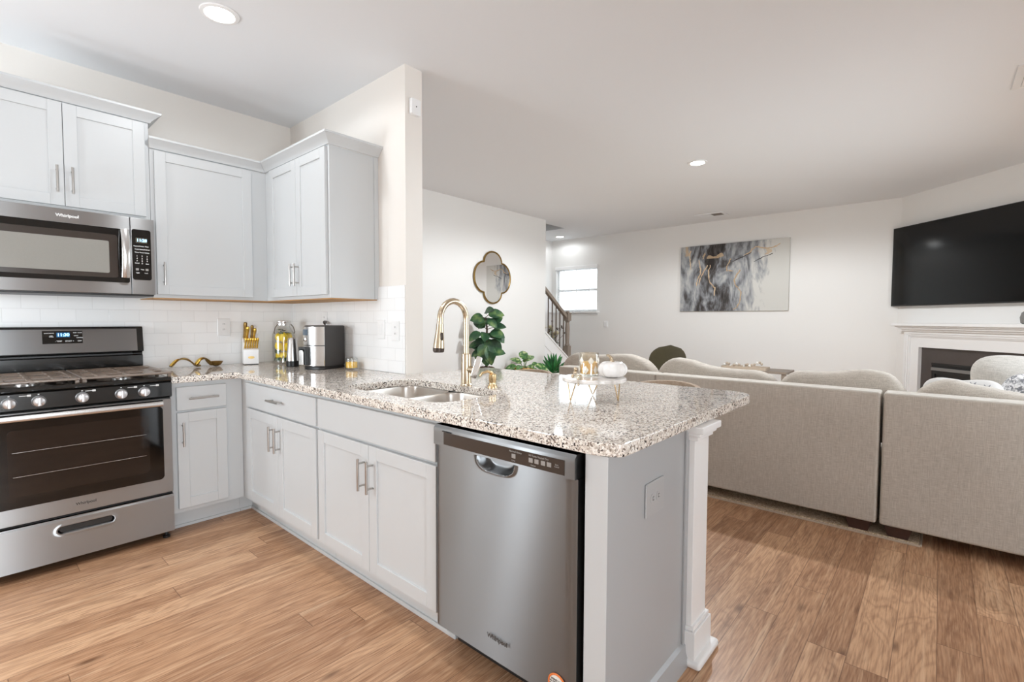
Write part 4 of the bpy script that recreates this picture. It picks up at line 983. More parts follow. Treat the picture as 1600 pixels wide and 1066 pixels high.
knife('kitchen_knife', 'gold kitchen knife just left of the white shears', 'knife', 0.022, 0.056, 0.173, 0.092, 0.010, 'ygold', (0.10, -0.2), 'large gold kitchen knives in the block')
t = thing('kitchen_shears', 'white-handled kitchen shears at the back right of the block', 'scissors', KM @ Vector((0.036, 0.078, 0.186)))
ring = [(0.004+0.013*math.cos(q), 0, 0.055+0.036*math.sin(q)) for q in [2*PI*k/20 for k in range(20)]]
build('handle', MB().tube(ring, 0.0055, 8, closed=True), 'whitew', t); build('shank', MB().tube([(0.002, 0, 0), (0.003, 0, 0.022)], 0.006, 8), 'whitew', t)
# lemon jar
jx, jy = -0.172, -0.212
t = thing('glass_jar', 'tall clip-top glass jar full of lemons in the counter corner', 'jar', (jx, jy, CT))
part('glass', MB().lathe((jx, jy, CT), [(0.070, 0.001), (0.076, 0.006), (0.078, 0.20), (0.074, 0.225), (0.052, 0.262), (0.046, 0.280), (0.043, 0.280), (0.048, 0.260), (0.070, 0.223), (0.0745, 0.20), (0.0725, 0.012), (0.03, 0.010)], 36), 'glass', t)
ld = part('lid', MB().lathe((jx, jy, CT), [(0.02, 0.282), (0.049, 0.282), (0.050, 0.300), (0.048, 0.306), (0.052, 0.307), (0.052, 0.313), (0.045, 0.316)], 32), 'steel', t)
part('wire_clasp', MB().tube([(jx-0.050, jy-0.02, CT+0.290), (jx-0.068, jy-0.022, CT+0.270), (jx-0.077, jy-0.022, CT+0.235), (jx-0.074, jy-0.02, CT+0.222)], 0.0028, 8), 'stem', t)
part('wire_clasp', MB().tube([(jx+0.044, jy-0.03, CT+0.290), (jx+0.060, jy-0.034, CT+0.270), (jx+0.070, jy-0.034, CT+0.235), (jx+0.068, jy-0.03, CT+0.222)], 0.0028, 8), 'stem', t)
td = Vector((-0.43, -0.90, 0)).normalized()
sp0 = Vector((jx, jy, CT))+td*0.076
part('spigot', MB().tube([tuple(sp0+Vector((0, 0, 0.035))), tuple(sp0+td*0.03+Vector((0, 0, 0.035))), tuple(sp0+td*0.034+Vector((0, 0, 0.012)))], 0.008, 12).tube([tuple(sp0+td*0.022+Vector((0, 0, 0.035))), tuple(sp0+td*0.022+Vector((0, 0, 0.060)))], 0.006, 10), 'chrome', t)
def lemon_mesh():
    mb = MB(); mb.lathe((0, 0, 0), [(0.002, -0.041), (0.006, -0.037), (0.012, -0.032), (0.024, -0.020), (0.0285, 0.0), (0.024, 0.020), (0.012, 0.031), (0.006, 0.036), (0.002, 0.040)], 18); return mb
lem0 = build('lemon', lemon_mesh(), 'lemon')
wh = []
for lay, z_, off in (('bottom', 0.052, 0), ('middle', 0.124, 60), ('top', 0.194, 0)):
    for k, where in enumerate(('at the front', 'at the right', 'at the left') if not off else ('front right', 'back', 'front left')):
        an = rad(-115+off+120*k)
        wh.append((f'in the {lay} layer of the jar, {where}', 0.0345*math.cos(an), 0.0345*math.sin(an), z_, 22+9*k, 80*k+off))
for i, (s_, x, y, z, tl, az) in enumerate(wh):
    o = lem0 if i == 0 else lem0.copy()
    if i: COL.objects.link(o)
    o.location = (jx+x, jy+y, CT+z); o.rotation_euler = (rad(tl), 0, rad(az))
    tag(o, 'yellow lemon '+s_, 'lemon', 'lemons in the glass jar')
mb = MB()
for i in range(26):
    an = random.uniform(0, 2*PI); z = random.choice((0.02, 0.075, 0.125, 0.215, 0.225, 0.24, 0.25)); rr_ = 0.03 if z > 0.2 else 0.062
    if z > 0.2: mb.leaf((jx+rr_*0.3*math.cos(an), jy+rr_*0.3*math.sin(an)-0.01, CT+z), (math.cos(an), math.sin(an)-0.3, 0.25), (0, 0, 1), 0.045, 0.028)
    else: mb.leaf((jx+rr_*math.cos(an), jy+rr_*math.sin(an), CT+z), (math.cos(an+1.8)*0.7, math.sin(an+1.8)*0.7, 0.8), (math.cos(an), math.sin(an), 0), 0.038, 0.024, droop=0.1)
o = build('mint_sprig', mb, 'mint'); tag(o, 'dark green mint leaves tucked among the lemons in the jar', 'herb'); o['kind'] = 'stuff'
# air fryer
t = thing('air_fryer', 'stainless and charcoal air fryer with digital display on the worktop', 'air fryer')
def fsec(sx=1.0, back=0.12, n=12):
    pts = [(-0.085*sx, back), (-0.087*sx, -0.088)]
    for i in range(n+1):
        q = -1+2*i/n; pts.append((0.086*sx*q, -0.095-0.030*(1-q*q)))
    pts += [(0.087*sx, -0.088), (0.085*sx, back)]; return pts
def fprism(z0, z1, front_only=False):
    mb = MB(); A = fsec(); 
    return mb.prism(A, 'z', z0, z1, bev=0.004)
part('body', MB().prism([(-0.084, 0.118), (-0.087, -0.086), (0.087, -0.086), (0.084, 0.118)], 'z', 0.018, 0.290, bev=0.010), 'fryer', t)
fr = [( -0.0875, -0.084)]+[(0.0865*(-1+2*i/14), -0.092-0.030*(1-(-1+2*i/14)**2)) for i in range(15)]+[(0.0875, -0.084)]
part('front_panel', MB().prism(fr, 'z', 0.160, 0.282, bev=0.002), 'steel', t)
bk = part('basket_front', MB().prism(fr, 'z', 0.024, 0.157, bev=0.002), 'steel', t)
part('base', MB().prism([(-0.080, 0.112), (-0.083, -0.085), (-0.045, -0.112), (0.045, -0.112), (0.083, -0.085), (0.080, 0.112)], 'z', 0.0, 0.019, bev=0.003), 'blackp', t)
dp = part('display', MB().prism([(-0.078, -0.094), (-0.078, -0.100), (-0.05, -0.1145), (-0.022, -0.1215), (-0.022, -0.118)], 'z', 0.226, 0.264), 'lcdb', t)
part('keypad', MB().prism([(-0.078, -0.094), (-0.078, -0.0995), (-0.05, -0.114), (-0.022, -0.121), (-0.022, -0.118)], 'z', 0.172, 0.224), 'steel', t)
part('dial', MB().lathe((-0.046, -0.114, 0.198), [(0.014, 0.001), (0.014, -0.006), (0.010, -0.008)], 20, 'y'), 'chrome', t)
hb = part('handle_bracket', MB().prism([(-0.072, 0.030), (-0.072, 0.150), (-0.012, 0.150), (-0.012, 0.030), (-0.022, 0.030), (-0.022, 0.122), (-0.030, 0.134), (-0.054, 0.134), (-0.062, 0.122), (-0.062, 0.030)], 'y', -0.150, -0.112, bev=0.003), 'blackp', t, parent=bk)
part('handle', MB().prism([(-0.061, 0.034), (-0.061, 0.121), (-0.053, 0.131), (-0.031, 0.131), (-0.023, 0.121), (-0.023, 0.034)], 'y', -0.160, -0.128, bev=0.004), 'steel', t, parent=bk)
place(t, (-0.160, -0.790, CT), rad(-69))
t = thing('steel_canister', 'tapered stainless canister with black base between lemon jar and air fryer', 'canister', (-0.246, -0.520, CT))
mb = MB(); c_ = (-0.246, -0.520, CT)
part('body', MB().lathe(c_, [(0.040, 0.040), (0.040, 0.050), (0.029, 0.190), (0.025, 0.200), (0.010, 0.202)], 28), 'steel', t)
part('base', MB().lathe(c_, [(0.038, 0.0), (0.042, 0.004), (0.042, 0.038), (0.040, 0.0405)], 28), 'blackp', t)
# candle jar
cx_, cy_ = -0.075, -1.000
t = thing('candle_jar', 'small clear glass jar of yellow candle wax right of the air fryer', 'candle', (cx_, cy_, CT))
part('glass', MB().lathe((cx_, cy_, CT), [(0.030, 0.0005), (0.038, 0.002), (0.040, 0.010), (0.040, 0.070), (0.0385, 0.076), (0.037, 0.074), (0.0375, 0.012), (0.02, 0.009)], 30), 'glass', t)
part('wax', MB().lathe((cx_, cy_, CT), [(0.01, 0.0105), (0.0368, 0.0125), (0.0368, 0.050), (0.01, 0.0505)], 30), 'wax', t)
part('lid', MB().lathe((cx_, cy_, CT), [(0.034, 0.066), (0.036, 0.074), (0.030, 0.080), (0.010, 0.082)], 30), 'glass', t)
# cake stand group
sx_, sy_ = -0.018, -2.820
t = thing('cake_stand', 'round white marble cake stand on gold hairpin legs on the peninsula', 'cake stand', (sx_, sy_, CT))
part('top', MB().lathe((sx_, sy_, CT), [(0.06, 0.076), (0.130, 0.0765), (0.1345, 0.081), (0.1345, 0.090), (0.131, 0.094), (0.06, 0.0945)], 48), 'marble', t)
for (px, py) in ((-0.126, -2.774), (0.072, -2.758), (-0.002, -2.925)):
    dv = Vector((px-sx_, py-sy_, 0)); tg_ = Vector((-dv.y, dv.x, 0)).normalized()
    P0 = Vector((px, py, CT+0.0025)); mb = MB()
    top = Vector((px, py, CT+0.0765))-dv.normalized()*0.005
    mb.tube([tuple(top+tg_*0.030), tuple(P0.lerp(top, 0.12)+tg_*0.0045), tuple(P0), tuple(P0.lerp(top, 0.12)-tg_*0.0045), tuple(top-tg_*0.030)], 0.0024, 8)
    part('leg', mb, 'gold', t)
px, py, zt = 0.019, -2.885, CT+0.0947
pumpkin = thing('ceramic_pumpkin', 'glossy white ceramic pumpkin with gold stem on the cake stand', 'pumpkin', (px, py, zt))
mb = MB()
rows = []
nn_ = 64
for j in range(1, 16):
    ph = -PI/2+PI*j/16; rg = []
    for k in range(nn_):
        th = 2*PI*k/nn_; rib = 0.86+0.14*abs(math.sin(4.5*th))**0.6
        rr_ = 0.062*math.cos(ph)**0.62*rib; z = 0.034+0.034*math.sin(ph)-0.010*math.exp(-(rr_/0.016)**2)*(1 if ph > 0 else -0.3)
        rg.append(mb._v((px+rr_*math.cos(th), py+rr_*math.sin(th), zt+z)))
    rows.append(rg)
for A, B in zip(rows, rows[1:]):
    for k in range(nn_): mb.bm.faces.new((A[k], A[(k+1) % nn_], B[(k+1) % nn_], B[k])).smooth = True
mb.bm.faces.new(rows[0][::-1]); mb.bm.faces.new(rows[-1])
part('body', mb, 'white', pumpkin)
part('stem', MB().tube([(px, py, zt+0.054), (px-0.002, py+0.002, zt+0.070), (px-0.005, py+0.005, zt+0.083), (px-0.012, py+0.012, zt+0.092), (px-0.018, py+0.018, zt+0.093)], [0.013, 0.008, 0.0065, 0.006, 0.005], 10), 'champ', pumpkin)
qx, qy = 0.0075, -2.777
t = thing('candle_holder', 'square cut glass candle holder with yellow candle beside the white pumpkin', 'candle', (qx, qy, zt))
g = MB().lathe((0, 0, 0), [(0.040, 0.0), (0.043, 0.004), (0.043, 0.096), (0.041, 0.099), (0.039, 0.096), (0.0392, 0.008), (0.02, 0.007)], 24)
o = part('glass', g, 'cutglass', t); o.data.transform(Matrix.Translation((qx, qy, zt)))
part('candle', MB().lathe((qx, qy, zt), [(0.01, 0.009), (0.036, 0.010), (0.036, 0.060), (0.008, 0.061)], 24), 'wax', t)
ax_ = Vector((-0.80, -0.60, 0)); 
for i in range(6):
    an = math.atan2(-0.5, -0.9)+(i-2.5)*0.52
    mb = MB(); n_ = Vector((math.cos(an), math.sin(an), 0)); s_ = Vector((-n_.y, n_.x, 0)); c0_ = Vector((qx, qy, zt+0.046+(0.021 if i % 2 else -0.021)*0.9))+n_*0.0425
    V_ = [c0_+s_*0.013, c0_+Vector((0, 0, 0.019)), c0_-s_*0.013, c0_-Vector((0, 0, 0.019)), c0_+n_*0.003, c0_-n_*0.003]
    vv = [mb._v(tuple(p)) for p in V_]
    for k in range(4): mb.bm.faces.new((vv[k], vv[(k+1) % 4], vv[4])); mb.bm.faces.new((vv[(k+1) % 4], vv[k], vv[5]))
    part('facet', mb, 'facet', t, smooth=False)
t = thing('bead_garland', 'small gold and crystal bead cluster hanging over the left edge of the cake stand', 'beads', (sx_-0.10, sy_+0.03, zt))
bl_ = [(-0.118, 0.016, 0.010), (-0.112, 0.032, 0.010), (-0.124, 0.004, 0.009), (-0.113, 0.020, 0.026), (-0.121, 0.010, 0.024), (-0.114, 0.018, 0.040), (-0.126, -0.006, 0.007), (-0.106, 0.002, 0.010), (-0.100, 0.020, 0.012), (-0.139, -0.012, 0.004), (-0.141, -0.014, -0.008), (-0.142, -0.015, -0.018)]
for i, (x, y, z) in enumerate(bl_):
    part('bead', MB().sq((sx_+x, sy_+y, zt+z), (0.0085 if i < 9 else 0.005,)*3, 1, 1, 12, 8), 'champ' if i % 2 else 'cutglass', t)

# ================================================================== LIVING ROOM
t = thing('area_rug', 'cream textured rug under the sectional sofa', 'rug', (3.2, -2.2, 0))
part('pile', MB().box(1.690, 4.6, -3.862, -0.55, 0.0, 0.016, 0.006), 'rug', t)
part('binding', MB().box(1.678, 1.690, -3.866, -0.55, 0.0, 0.012, 0.003).box(1.690, 4.6, -3.874, -3.862, 0.0, 0.012, 0.003), 'tan', t)
RZ = 0.0165
def seat_module(y0, y1, label, cushions, arm=None):
    t = thing('sofa', label, 'sofa', (2.1, (y0+y1)/2, 0), 'sections of the greige sectional sofa')
    part('back', MB().box(1.680, 1.835, y0, y1, 0.078, 0.842, 0.014, 3), 'sofa', t)
    part('base', MB().box(1.838, 2.62, y0+0.004, y1-0.004, 0.078, 0.30, 0.02, 3), 'sofa', t)
    ya = y0
    if arm == 'far':
        part('arm', MB().box(1.838, 2.60, y1-0.15, y1, 0.302, 0.70, 0.03, 3), 'sofa', t); ye = y1-0.155
    else: ye = y1
    part('seat_cushion', MB().sq((2.24, (ya+ye)/2, 0.395), (0.40, (ye-ya)/2-0.006, 0.092), 0.25, 0.25, 40, 14), 'cush', t)
    for (ca, cb, prof, xc) in cushions:
        w_ = cb-ca; z0_ = 0.49
        def dfm(p, prof=prof):
            q = (p.y+1)/2*(len(prof)-1); k = min(int(q), len(prof)-2); fr_ = sstep(q-k); top = prof[k]*(1-fr_)+prof[k+1]*fr_
            zc = 0.72; s_ = (top-zc)/0.23
            return Vector((p.x*(1-0.25*max(0, p.z)), p.y, p.z*s_ if p.z > 0 else p.z))
        part('back_cushion', MB().sq((xc, (ca+cb)/2, 0.72), (0.125, w_/2, 0.23), 0.55, 0.42, 56, 26, dfm), 'cush', t)
    if arm == 'chaise':
        part('chaise_base', MB().box(2.624, 3.62, y0+0.004, y1-0.10, 0.078, 0.30, 0.02, 3), 'sofa', t)
        part('chaise_cushion', MB().sq((3.13, (y0+y1)/2-0.04, 0.395), (0.48, (y1-y0)/2-0.06, 0.092), 0.25, 0.25, 40, 14), 'cush', t)
    for (lx, ly) in ((1.70, y0+0.02), (1.70, y1-0.15), (2.48, y0+0.02), (2.48, y1-0.15)):
        mb = MB(); zlo = RZ if ly > -3.87 or lx > 9 else 0.0
        a_ = [(ly, ly+0.13, 0.0785), (ly+0.02, ly+0.11, zlo)]
        vs = [mb._v(p) for (q0, q1, z) in a_ for p in ((lx, q0, z), (lx+0.10, q0, z), (lx+0.10, q1, z), (lx, q1, z))]
        for f in ((0, 1, 2, 3), (4, 5, 6, 7), (0, 1, 5, 4), (1, 2, 6, 5), (2, 3, 7, 6), (3, 0, 4, 7)): mb.bm.faces.new([vs[k] for k in f])
        part('leg', mb, 'darkwood', t, smooth=False)
    return t
# back-cushion top profiles run from low y (right in the photo) to high y (left)
seat_module(-2.300, -1.410, 'end section of the greige sofa nearest the stair railing', [(-2.205, -1.290, [0.90, 0.945, 0.962, 0.955, 0.935, 0.940, 0.968, 0.955], 1.965)], 'far')
seat_module(-3.668, -2.306, 'long middle section of the greige sofa behind the peninsula', [(-3.080, -2.216, [0.905, 0.905, 0.893, 0.893, 0.91, 0.945, 0.972, 0.955], 1.965), (-3.785, -3.088, [0.90, 0.948, 0.948, 0.936, 0.914, 0.915, 0.925, 0.91], 1.965)])
seat_module(-4.860, -3.682, 'right section of the greige sofa beside the fireplace', [(-4.85, -3.800, [0.84, 0.84, 0.845, 0.85, 0.86, 0.89, 0.935, 0.915], 1.965)], 'chaise')
def pillow(nm, label, loc, half, m_, rot, cat='pillow', e=(1.0, 0.45), wrinkle=0.0):
    t = MB(); fx_ = half
    def df(p):
        k = 1+0.10*(abs(p.y)*abs(p.z)); th = (1-0.75*max(abs(p.y), abs(p.z))**4)
        return Vector((p.x*th, p.y*k*(1-0.05*(1-abs(p.z))), p.z*k*(1-0.05*(1-abs(p.y)))))
    t.sq((0, 0, 0), (half[0], half[1], half[2]), 0.55, 0.9, 40, 24, lambda p: df(p))
    o = build(nm, t, m_); o.location = loc; o.rotation_euler = tuple(rad(v) for v in rot); tag(o, label, cat); return o
fl = pillow('throw_pillow', 'white throw pillow with green leaf and grey flower print on the right sofa section', (2.17, -4.02, 0.705), (0.07, 0.185, 0.205), 'floral', (0, -8, 4))
# printed motif on the floral pillow: small appliqued leaf and flowers
def motif(nm, loc, kind, m_, par):
    mb = MB()
    if kind == 'leaf':
        for an in (20, 90, 160): mb.leaf((0, 0, 0), (0, math.cos(rad(an)), math.sin(rad(an))), (1, 0, 0), 0.035, 0.02, 0.05, 0.0, 4)
    else:
        for k in range(6): mb.leaf((0, 0, 0), (0, math.cos(k*PI/3), math.sin(k*PI/3)), (1, 0, 0), 0.028, 0.008, 0.05, 0.0, 4)
    o = build(nm, mb, m_, par); o.location = loc; return o
for k_, (yy, zz, kd) in enumerate(((0.09, 0.165, 'f'), (0.02, 0.16, 'l'), (-0.04, 0.175, 'f'), (-0.10, 0.165, 'f'), (0.06, 0.11, 'f'), (-0.07, 0.12, 'l'), (0.0, 0.09, 'f'))):
    xx = -0.07*max(0.0, 1-(max(abs(yy)/0.185, abs(zz)/0.205))**3)**0.5*0.78-0.006
    motif('printed_leaf' if kd == 'l' else 'printed_flower', (xx, yy, zz), 'leaf' if kd == 'l' else 'flower', 'printleaf' if kd == 'l' else 'printgrey', fl)
pillow('throw_pillow', 'fluffy grey and white throw pillow on the right sofa section', (2.31, -4.330, 0.705), (0.10, 0.19, 0.215), 'fur', (24, -12, -6))
o = pillow('throw_pillow', 'large light grey cushion at the far right in front of the fireplace', (3.08, -4.44, 0.745), (0.16, 0.36, 0.27), 'lcush', (0, -6, 6), cat='cushion')

# bar stools
def stool(cx, cy, label):
    t = thing('bar_stool', label, 'stool', (cx, cy, 0), 'bar stools behind the peninsula')
    mb = MB(); na = 28; R0, R1 = 0.190, 0.216; rows = []
    for i in range(na+1):
        an = rad(-88+176*i/na); q = abs(-1+2*i/na); zt_ = 0.893-0.03*q**2-0.10*max(0, q-0.7)**1.5*3; zb_ = 0.66
        c_, s_ = math.cos(an), math.sin(an); pr_ = []
        for (r_, z) in ((R0, zb_), (R1, zb_), (R1+0.004, zt_-0.02), (R1, zt_-0.004), ((R0+R1)/2, zt_), (R0, zt_-0.004), (R0-0.004, zt_-0.02)):
            pr_.append(mb._v((cx+r_*c_, cy+r_*s_, z)))
        rows.append(pr_)
    for A, B in zip(rows, rows[1:]):
        for k in range(7): mb.bm.faces.new((A[k], A[(k+1) % 7], B[(k+1) % 7], B[k])).smooth = True
    mb.bm.faces.new(rows[0][::-1]); mb.bm.faces.new(rows[-1])
    part('backrest', mb, 'stool', t)
    part('seat', MB().sq((cx, cy, 0.640), (0.195, 0.195, 0.045), 0.4, 0.9, 36, 12), 'stool', t)
    for (dx, dy) in ((-1, -1), (-1, 1), (1, -1), (1, 1)):
        part('leg', MB().tube([(cx+dx*0.12, cy+dy*0.12, 0.600), (cx+dx*0.185, cy+dy*0.185, 0.0)], [0.016, 0.012], 10), 'darkwood', t)
    mb = MB(); k_ = 0.163
    mb.tube([(cx-k_, cy-k_, 0.22), (cx+k_, cy-k_, 0.22), (cx+k_, cy+k_, 0.22), (cx-k_, cy+k_, 0.22)], 0.008, 8, closed=True)
    part('footrest', mb, 'gold', t)
stool(0.745, -1.770, 'curved-back tan bar stool behind the faucet and soap pump')
stool(0.800, -2.745, 'curved-back tan bar stool behind the cake stand')

# accent chair
t = thing('accent_chair', 'olive green velvet chair with rounded back by the far wall', 'chair', (5.0, -0.92, 0))
mb = MB(); rows = []
for j in range(13):
    z = 0.40+0.478*j/12; q = max(0, (z-0.62)/0.258); wd = 0.285*math.sqrt(max(0.0, 1-min(1, q)**2.6))+0.003; rg = []
    ln_ = 0.20*(z-0.40)
    for k in range(24):
        th = 2*PI*k/24; sy = math.copysign(abs(math.cos(th))**0.6, math.cos(th)); sx = math.sin(th)
        rg.append(mb._v((5.14+ln_*0.3+0.040*sx*(1-0.8*min(1, q)**6)-0.10*(sy*wd/0.285)**2, -0.925+wd*sy, z)))
    rows.append(rg)
for A, B in zip(rows, rows[1:]):
    for k in range(24): mb.bm.faces.new((A[k], A[(k+1) % 24], B[(k+1) % 24], B[k])).smooth = True
mb.bm.faces.new(rows[0][::-1]); mb.bm.faces.new(rows[-1])
part('backrest', mb, 'velvet', t)
part('seat', MB().sq((4.86, -0.925, 0.41), (0.28, 0.28, 0.07), 0.35, 0.6, 36, 12), 'velvet', t)
for (dx, dy) in ((-1, -1), (-1, 1), (1, -1), (1, 1)):
    part('leg', MB().tube([(4.86+dx*0.2, -0.925+dy*0.2, 0.36), (4.86+dx*0.24, -0.925+dy*0.24, 0.0)], [0.018, 0.012], 10), 'gold', t)
# console with beads
t = thing('side_table', 'low wooden table by the far wall showing over the dip in the sofa cushions', 'table', (5.18, -2.08, 0))
part('top', MB().box(4.98, 5.40, -2.50, -1.66, 0.575, 0.605, 0.006), 'greywood', t)
for (x, y) in ((5.02, -2.46), (5.02, -1.70), (5.36, -2.46), (5.36, -1.70)): part('leg', MB().box(x-0.025, x+0.025, y-0.025, y+0.025, 0, 0.5755, 0.003), 'greywood', t)
t = thing('bead_tray', 'small tray with a garland of wooden beads on the low wooden table', 'tray', (5.10, -1.98, 0.6052))
part('tray', MB().prism(rrect(4.99, 5.22, -2.26, -1.70, 0.03), 'z', 0.6052, 0.618).prism(rrect(4.99, 5.22, -2.26, -1.70, 0.03), 'z', 0.618, 0.640, holes=[rrect(5.0, 5.21, -2.25, -1.71, 0.025)]), 'tan', t)
for i in range(18):
    y = -1.74-0.027*i; z = 0.655+0.018*math.sin(i*1.3)+(0.03 if i > 12 else 0)
    part('bead', MB().sq((5.02+0.03*math.sin(i*0.9), y, z), (0.0165,)*3, 1, 1, 12, 8), 'tan' if i % 3 else 'paper', t)

# ---- stair railing
t = thing('stair_railing', 'grey-brown wooden stair handrail with newel post and dark balusters', 'railing', (4.83, 0.69, 0))
nx, ny = 4.83, 0.69
mb = MB(); zb_ = slope(nx)+0.031
mb.box(nx-0.045, nx+0.045, ny-0.045, ny+0.045, zb_, zb_+0.22, 0.004)
mb.lathe((nx, ny, 0), [(0.030, zb_+0.215), (0.044, zb_+0.23), (0.030, zb_+0.26), (0.036, zb_+0.40), (0.038, 1.10), (0.030, 1.20), (0.040, 1.215), (0.030, 1.23)], 24)
mb.box(nx-0.046, nx+0.046, ny-0.046, ny+0.046, 1.225, 1.345, 0.004); mb.box(nx-0.055, nx+0.055, ny-0.055, ny+0.055, 1.343, 1.358, 0.004)
mb.lathe((nx, ny, 0), [(0.030, 1.357), (0.036, 1.368), (0.030, 1.382), (0.012, 1.390)], 24)
part('newel_post', mb, 'greywood', t)
hr0, hr1 = (4.1505, 1.765), (nx-0.044, 1.300)
hs = (hr1[1]-hr0[1])/(hr1[0]-hr0[0])
mb = MB()
mb.prism([(hr0[0], hr0[1]-0.038), (hr1[0], hr1[1]-0.038), (hr1[0], hr1[1]+0.032), (hr0[0], hr0[1]+0.032)], 'y', ny-0.030, ny+0.030, bev=0.012)
part('handrail', mb, 'greywood', t)
for i in range(6):
    x = 4.205+0.103*i; z0_ = slope(x)+0.031; z1_ = hr0[1]+hs*(x-hr0[0])-0.036
    mb = MB(); mb.box(x-0.007, x+0.007, ny-0.007, ny+0.007, z0_, z1_)
    if i % 2 == 0: mb.lathe((x, ny, 0), [(0.008, z0_+0.30), (0.015, z0_+0.33), (0.008, z0_+0.36)], 10)
    part('baluster', mb, 'balwood', t)

# ---- wall mirror
mx_, mz_ = 2.968, 1.804
t = thing('wall_mirror', 'gold-framed quatrefoil mirror on the hall wall', 'mirror', (mx_, 0.626, mz_))
qa, qb = 0.170, 0.200
def quatre(k=1.0):
    o = []
    def lobe(c, rx, rz, a0, a1, n=16):
        for i in range(n):
            an = rad(a0+(a1-a0)*i/n); o.append((mx_+k*(c[0]+rx*math.cos(an)), mz_+k*(c[1]+rz*math.sin(an))))
    lobe((0, qb), qa, 0.142, 0, 180); lobe((-qa, 0), 0.178, qb, 90, 270); lobe((0, -qb), qa, 0.142, 180, 360); lobe((qa, 0), 0.178, qb, -90, 90)
    return o
Q = quatre()
part('glass', MB().prism(quatre(0.985), 'y', 0.606, 0.6255), 'mirror', t, smooth=False)
part('frame', MB().tube([(p[0], 0.6095, p[1]) for p in Q], 0.0125, 10, closed=True), 'agold', t)
# ---- painting
t = thing('canvas_painting', 'large abstract grey and black canvas with gold veins on the back wall', 'painting', (5.836, -0.780, 1.385))
part('canvas', MB().box(5.836, 5.8705, -2.315, -0.780, 1.385, 2.395, 0.002, 1), 'canvas', t)
VE = [[(-2.201, 2.329), (-2.15, 2.297), (-2.099, 2.277), (-2.03, 2.268), (-1.947, 2.293), (-1.875, 2.31), (-1.834, 2.275), (-1.805, 2.239), (-1.72, 2.194)],
[(-1.538, 2.163), (-1.496, 2.073), (-1.481, 2.027), (-1.487, 1.986), (-1.575, 1.978)],
[(-1.675, 1.988), (-1.626, 1.925), (-1.593, 1.847), (-1.602, 1.78), (-1.644, 1.732), (-1.695, 1.657), (-1.68, 1.526), (-1.638, 1.447), (-1.588, 1.401)],
[(-0.935, 2.329), (-0.923, 2.246), (-0.932, 2.147), (-0.941, 2.034)], [(-1.065, 2.179), (-1.088, 2.066), (-1.097, 1.969), (-1.046, 1.874), (-1.038, 1.777)],
[(-1.204, 2.086), (-1.151, 2.007), (-1.105, 1.913)], [(-1.245, 2.083), (-1.213, 1.976), (-1.23, 1.838), (-1.278, 1.781), (-1.313, 1.738), (-1.309, 1.616)], [(-1.092, 1.9), (-1.073, 1.789)]]
def vein(line, wd, m_, nm):
    pts = []; rs = []
    for i in range(len(line)-1):
        for k in range(4):
            q = k/4; pts.append((5.8355, line[i][0]*(1-q)+line[i+1][0]*q+random.uniform(-.006, .006), line[i][1]*(1-q)+line[i+1][1]*q+random.uniform(-.006, .006))); rs.append(wd*random.uniform(0.6, 1.5))
    pts.append((5.8355,)+line[-1]); rs.append(wd*0.5)
    part(nm, MB().tube(pts, rs, 6), m_, t)
for v_ in VE: vein(v_, 0.0075, 'vein', 'gold_vein')
for v_ in ([(-2.102, 2.188), (-2.033, 2.169), (-1.975, 2.148), (-1.857, 2.093)], [(-1.82, 2.232), (-1.72, 2.180), (-1.634, 2.150), (-1.559, 2.115)]): vein(v_, 0.005, 'inkl', 'dark_stroke')
# ---- television
TF = lambda u, d_, z: (*diag(u, d_), z)
p0 = diag(0.83, 0.06); t = thing('television', 'large black flat television hung above the fireplace', 'television')
TF = lambda u, d_, z: (u-0.83, 0.06-d_, z-1.9)
part('body', MB(TF).box(-0.022, 1.66, 0.052, 0.078, 1.426, 2.374, 0.003), 'blackp', t)
part('screen', MB(TF).box(-0.014, 1.652, 0.0775, 0.0795, 1.440, 2.366), 'screen', t)
part('wall_bracket', MB(TF).box(0.5, 1.15, 0.0, 0.0525, 1.7, 2.1), 'blackp', t)
place(t, (p0[0], p0[1], 1.9), rad(-135))
# ---- fireplace
p0 = diag(0.99, 0.05); t = thing('fireplace', 'white moulded fireplace mantel around a dark slate firebox', 'fireplace')
TF = lambda u, d_, z: (u-0.99, 0.05-d_, z)
FC = 0.99
mb = MB(TF); e = 0.0008
ms = part('mantel_shelf', MB(TF).box(0.125, 2*FC-0.125, e, 0.205, 1.190, 1.224, 0.006).box(0.150, 2*FC-0.150, e, 0.175, 1.172, 1.191, 0.006).box(0.168, 2*FC-0.168, e, 0.150, 1.150, 1.173, 0.008).box(0.185, 2*FC-0.185, e, 0.120, 1.130, 1.151, 0.006), 'trim', t)
mb = MB(TF)
if True:
    pass
def ring_(a_, zt_, b_, zb_, d0, d1):
    for q in ((a_, b_, 0.0, zt_), (2*FC-b_, 2*FC-a_, 0.0, zt_), (b_, 2*FC-b_, zb_, zt_)): mb.box(q[0], q[1], d0, d1, q[2], q[3])
ring_(0.196, 1.130, 0.355, 0.945, e, 0.050); ring_(0.196, 1.130, 0.222, 1.098, 0.050, 0.088); ring_(0.222, 1.098, 0.238, 1.078, 0.050, 0.076); ring_(0.238, 1.078, 0.250, 1.064, 0.050, 0.064)
part('surround', mb, 'trim', t, smooth=False)
part('slate_panel', MB(TF).prism([(0.355, 0.0), (2*FC-0.355, 0.0), (2*FC-0.355, 0.945), (0.355, 0.945)], 'y', e, 0.008, holes=[[(0.487, 0.06), (2*FC-0.487, 0.06), (2*FC-0.487, 0.775), (0.487, 0.775)]]), 'slate', t, smooth=False)
fb = part('firebox', MB(TF).box(0.487, 2*FC-0.487, e, 0.004, 0.06, 0.775), 'fbox', t)
mb = MB(TF)
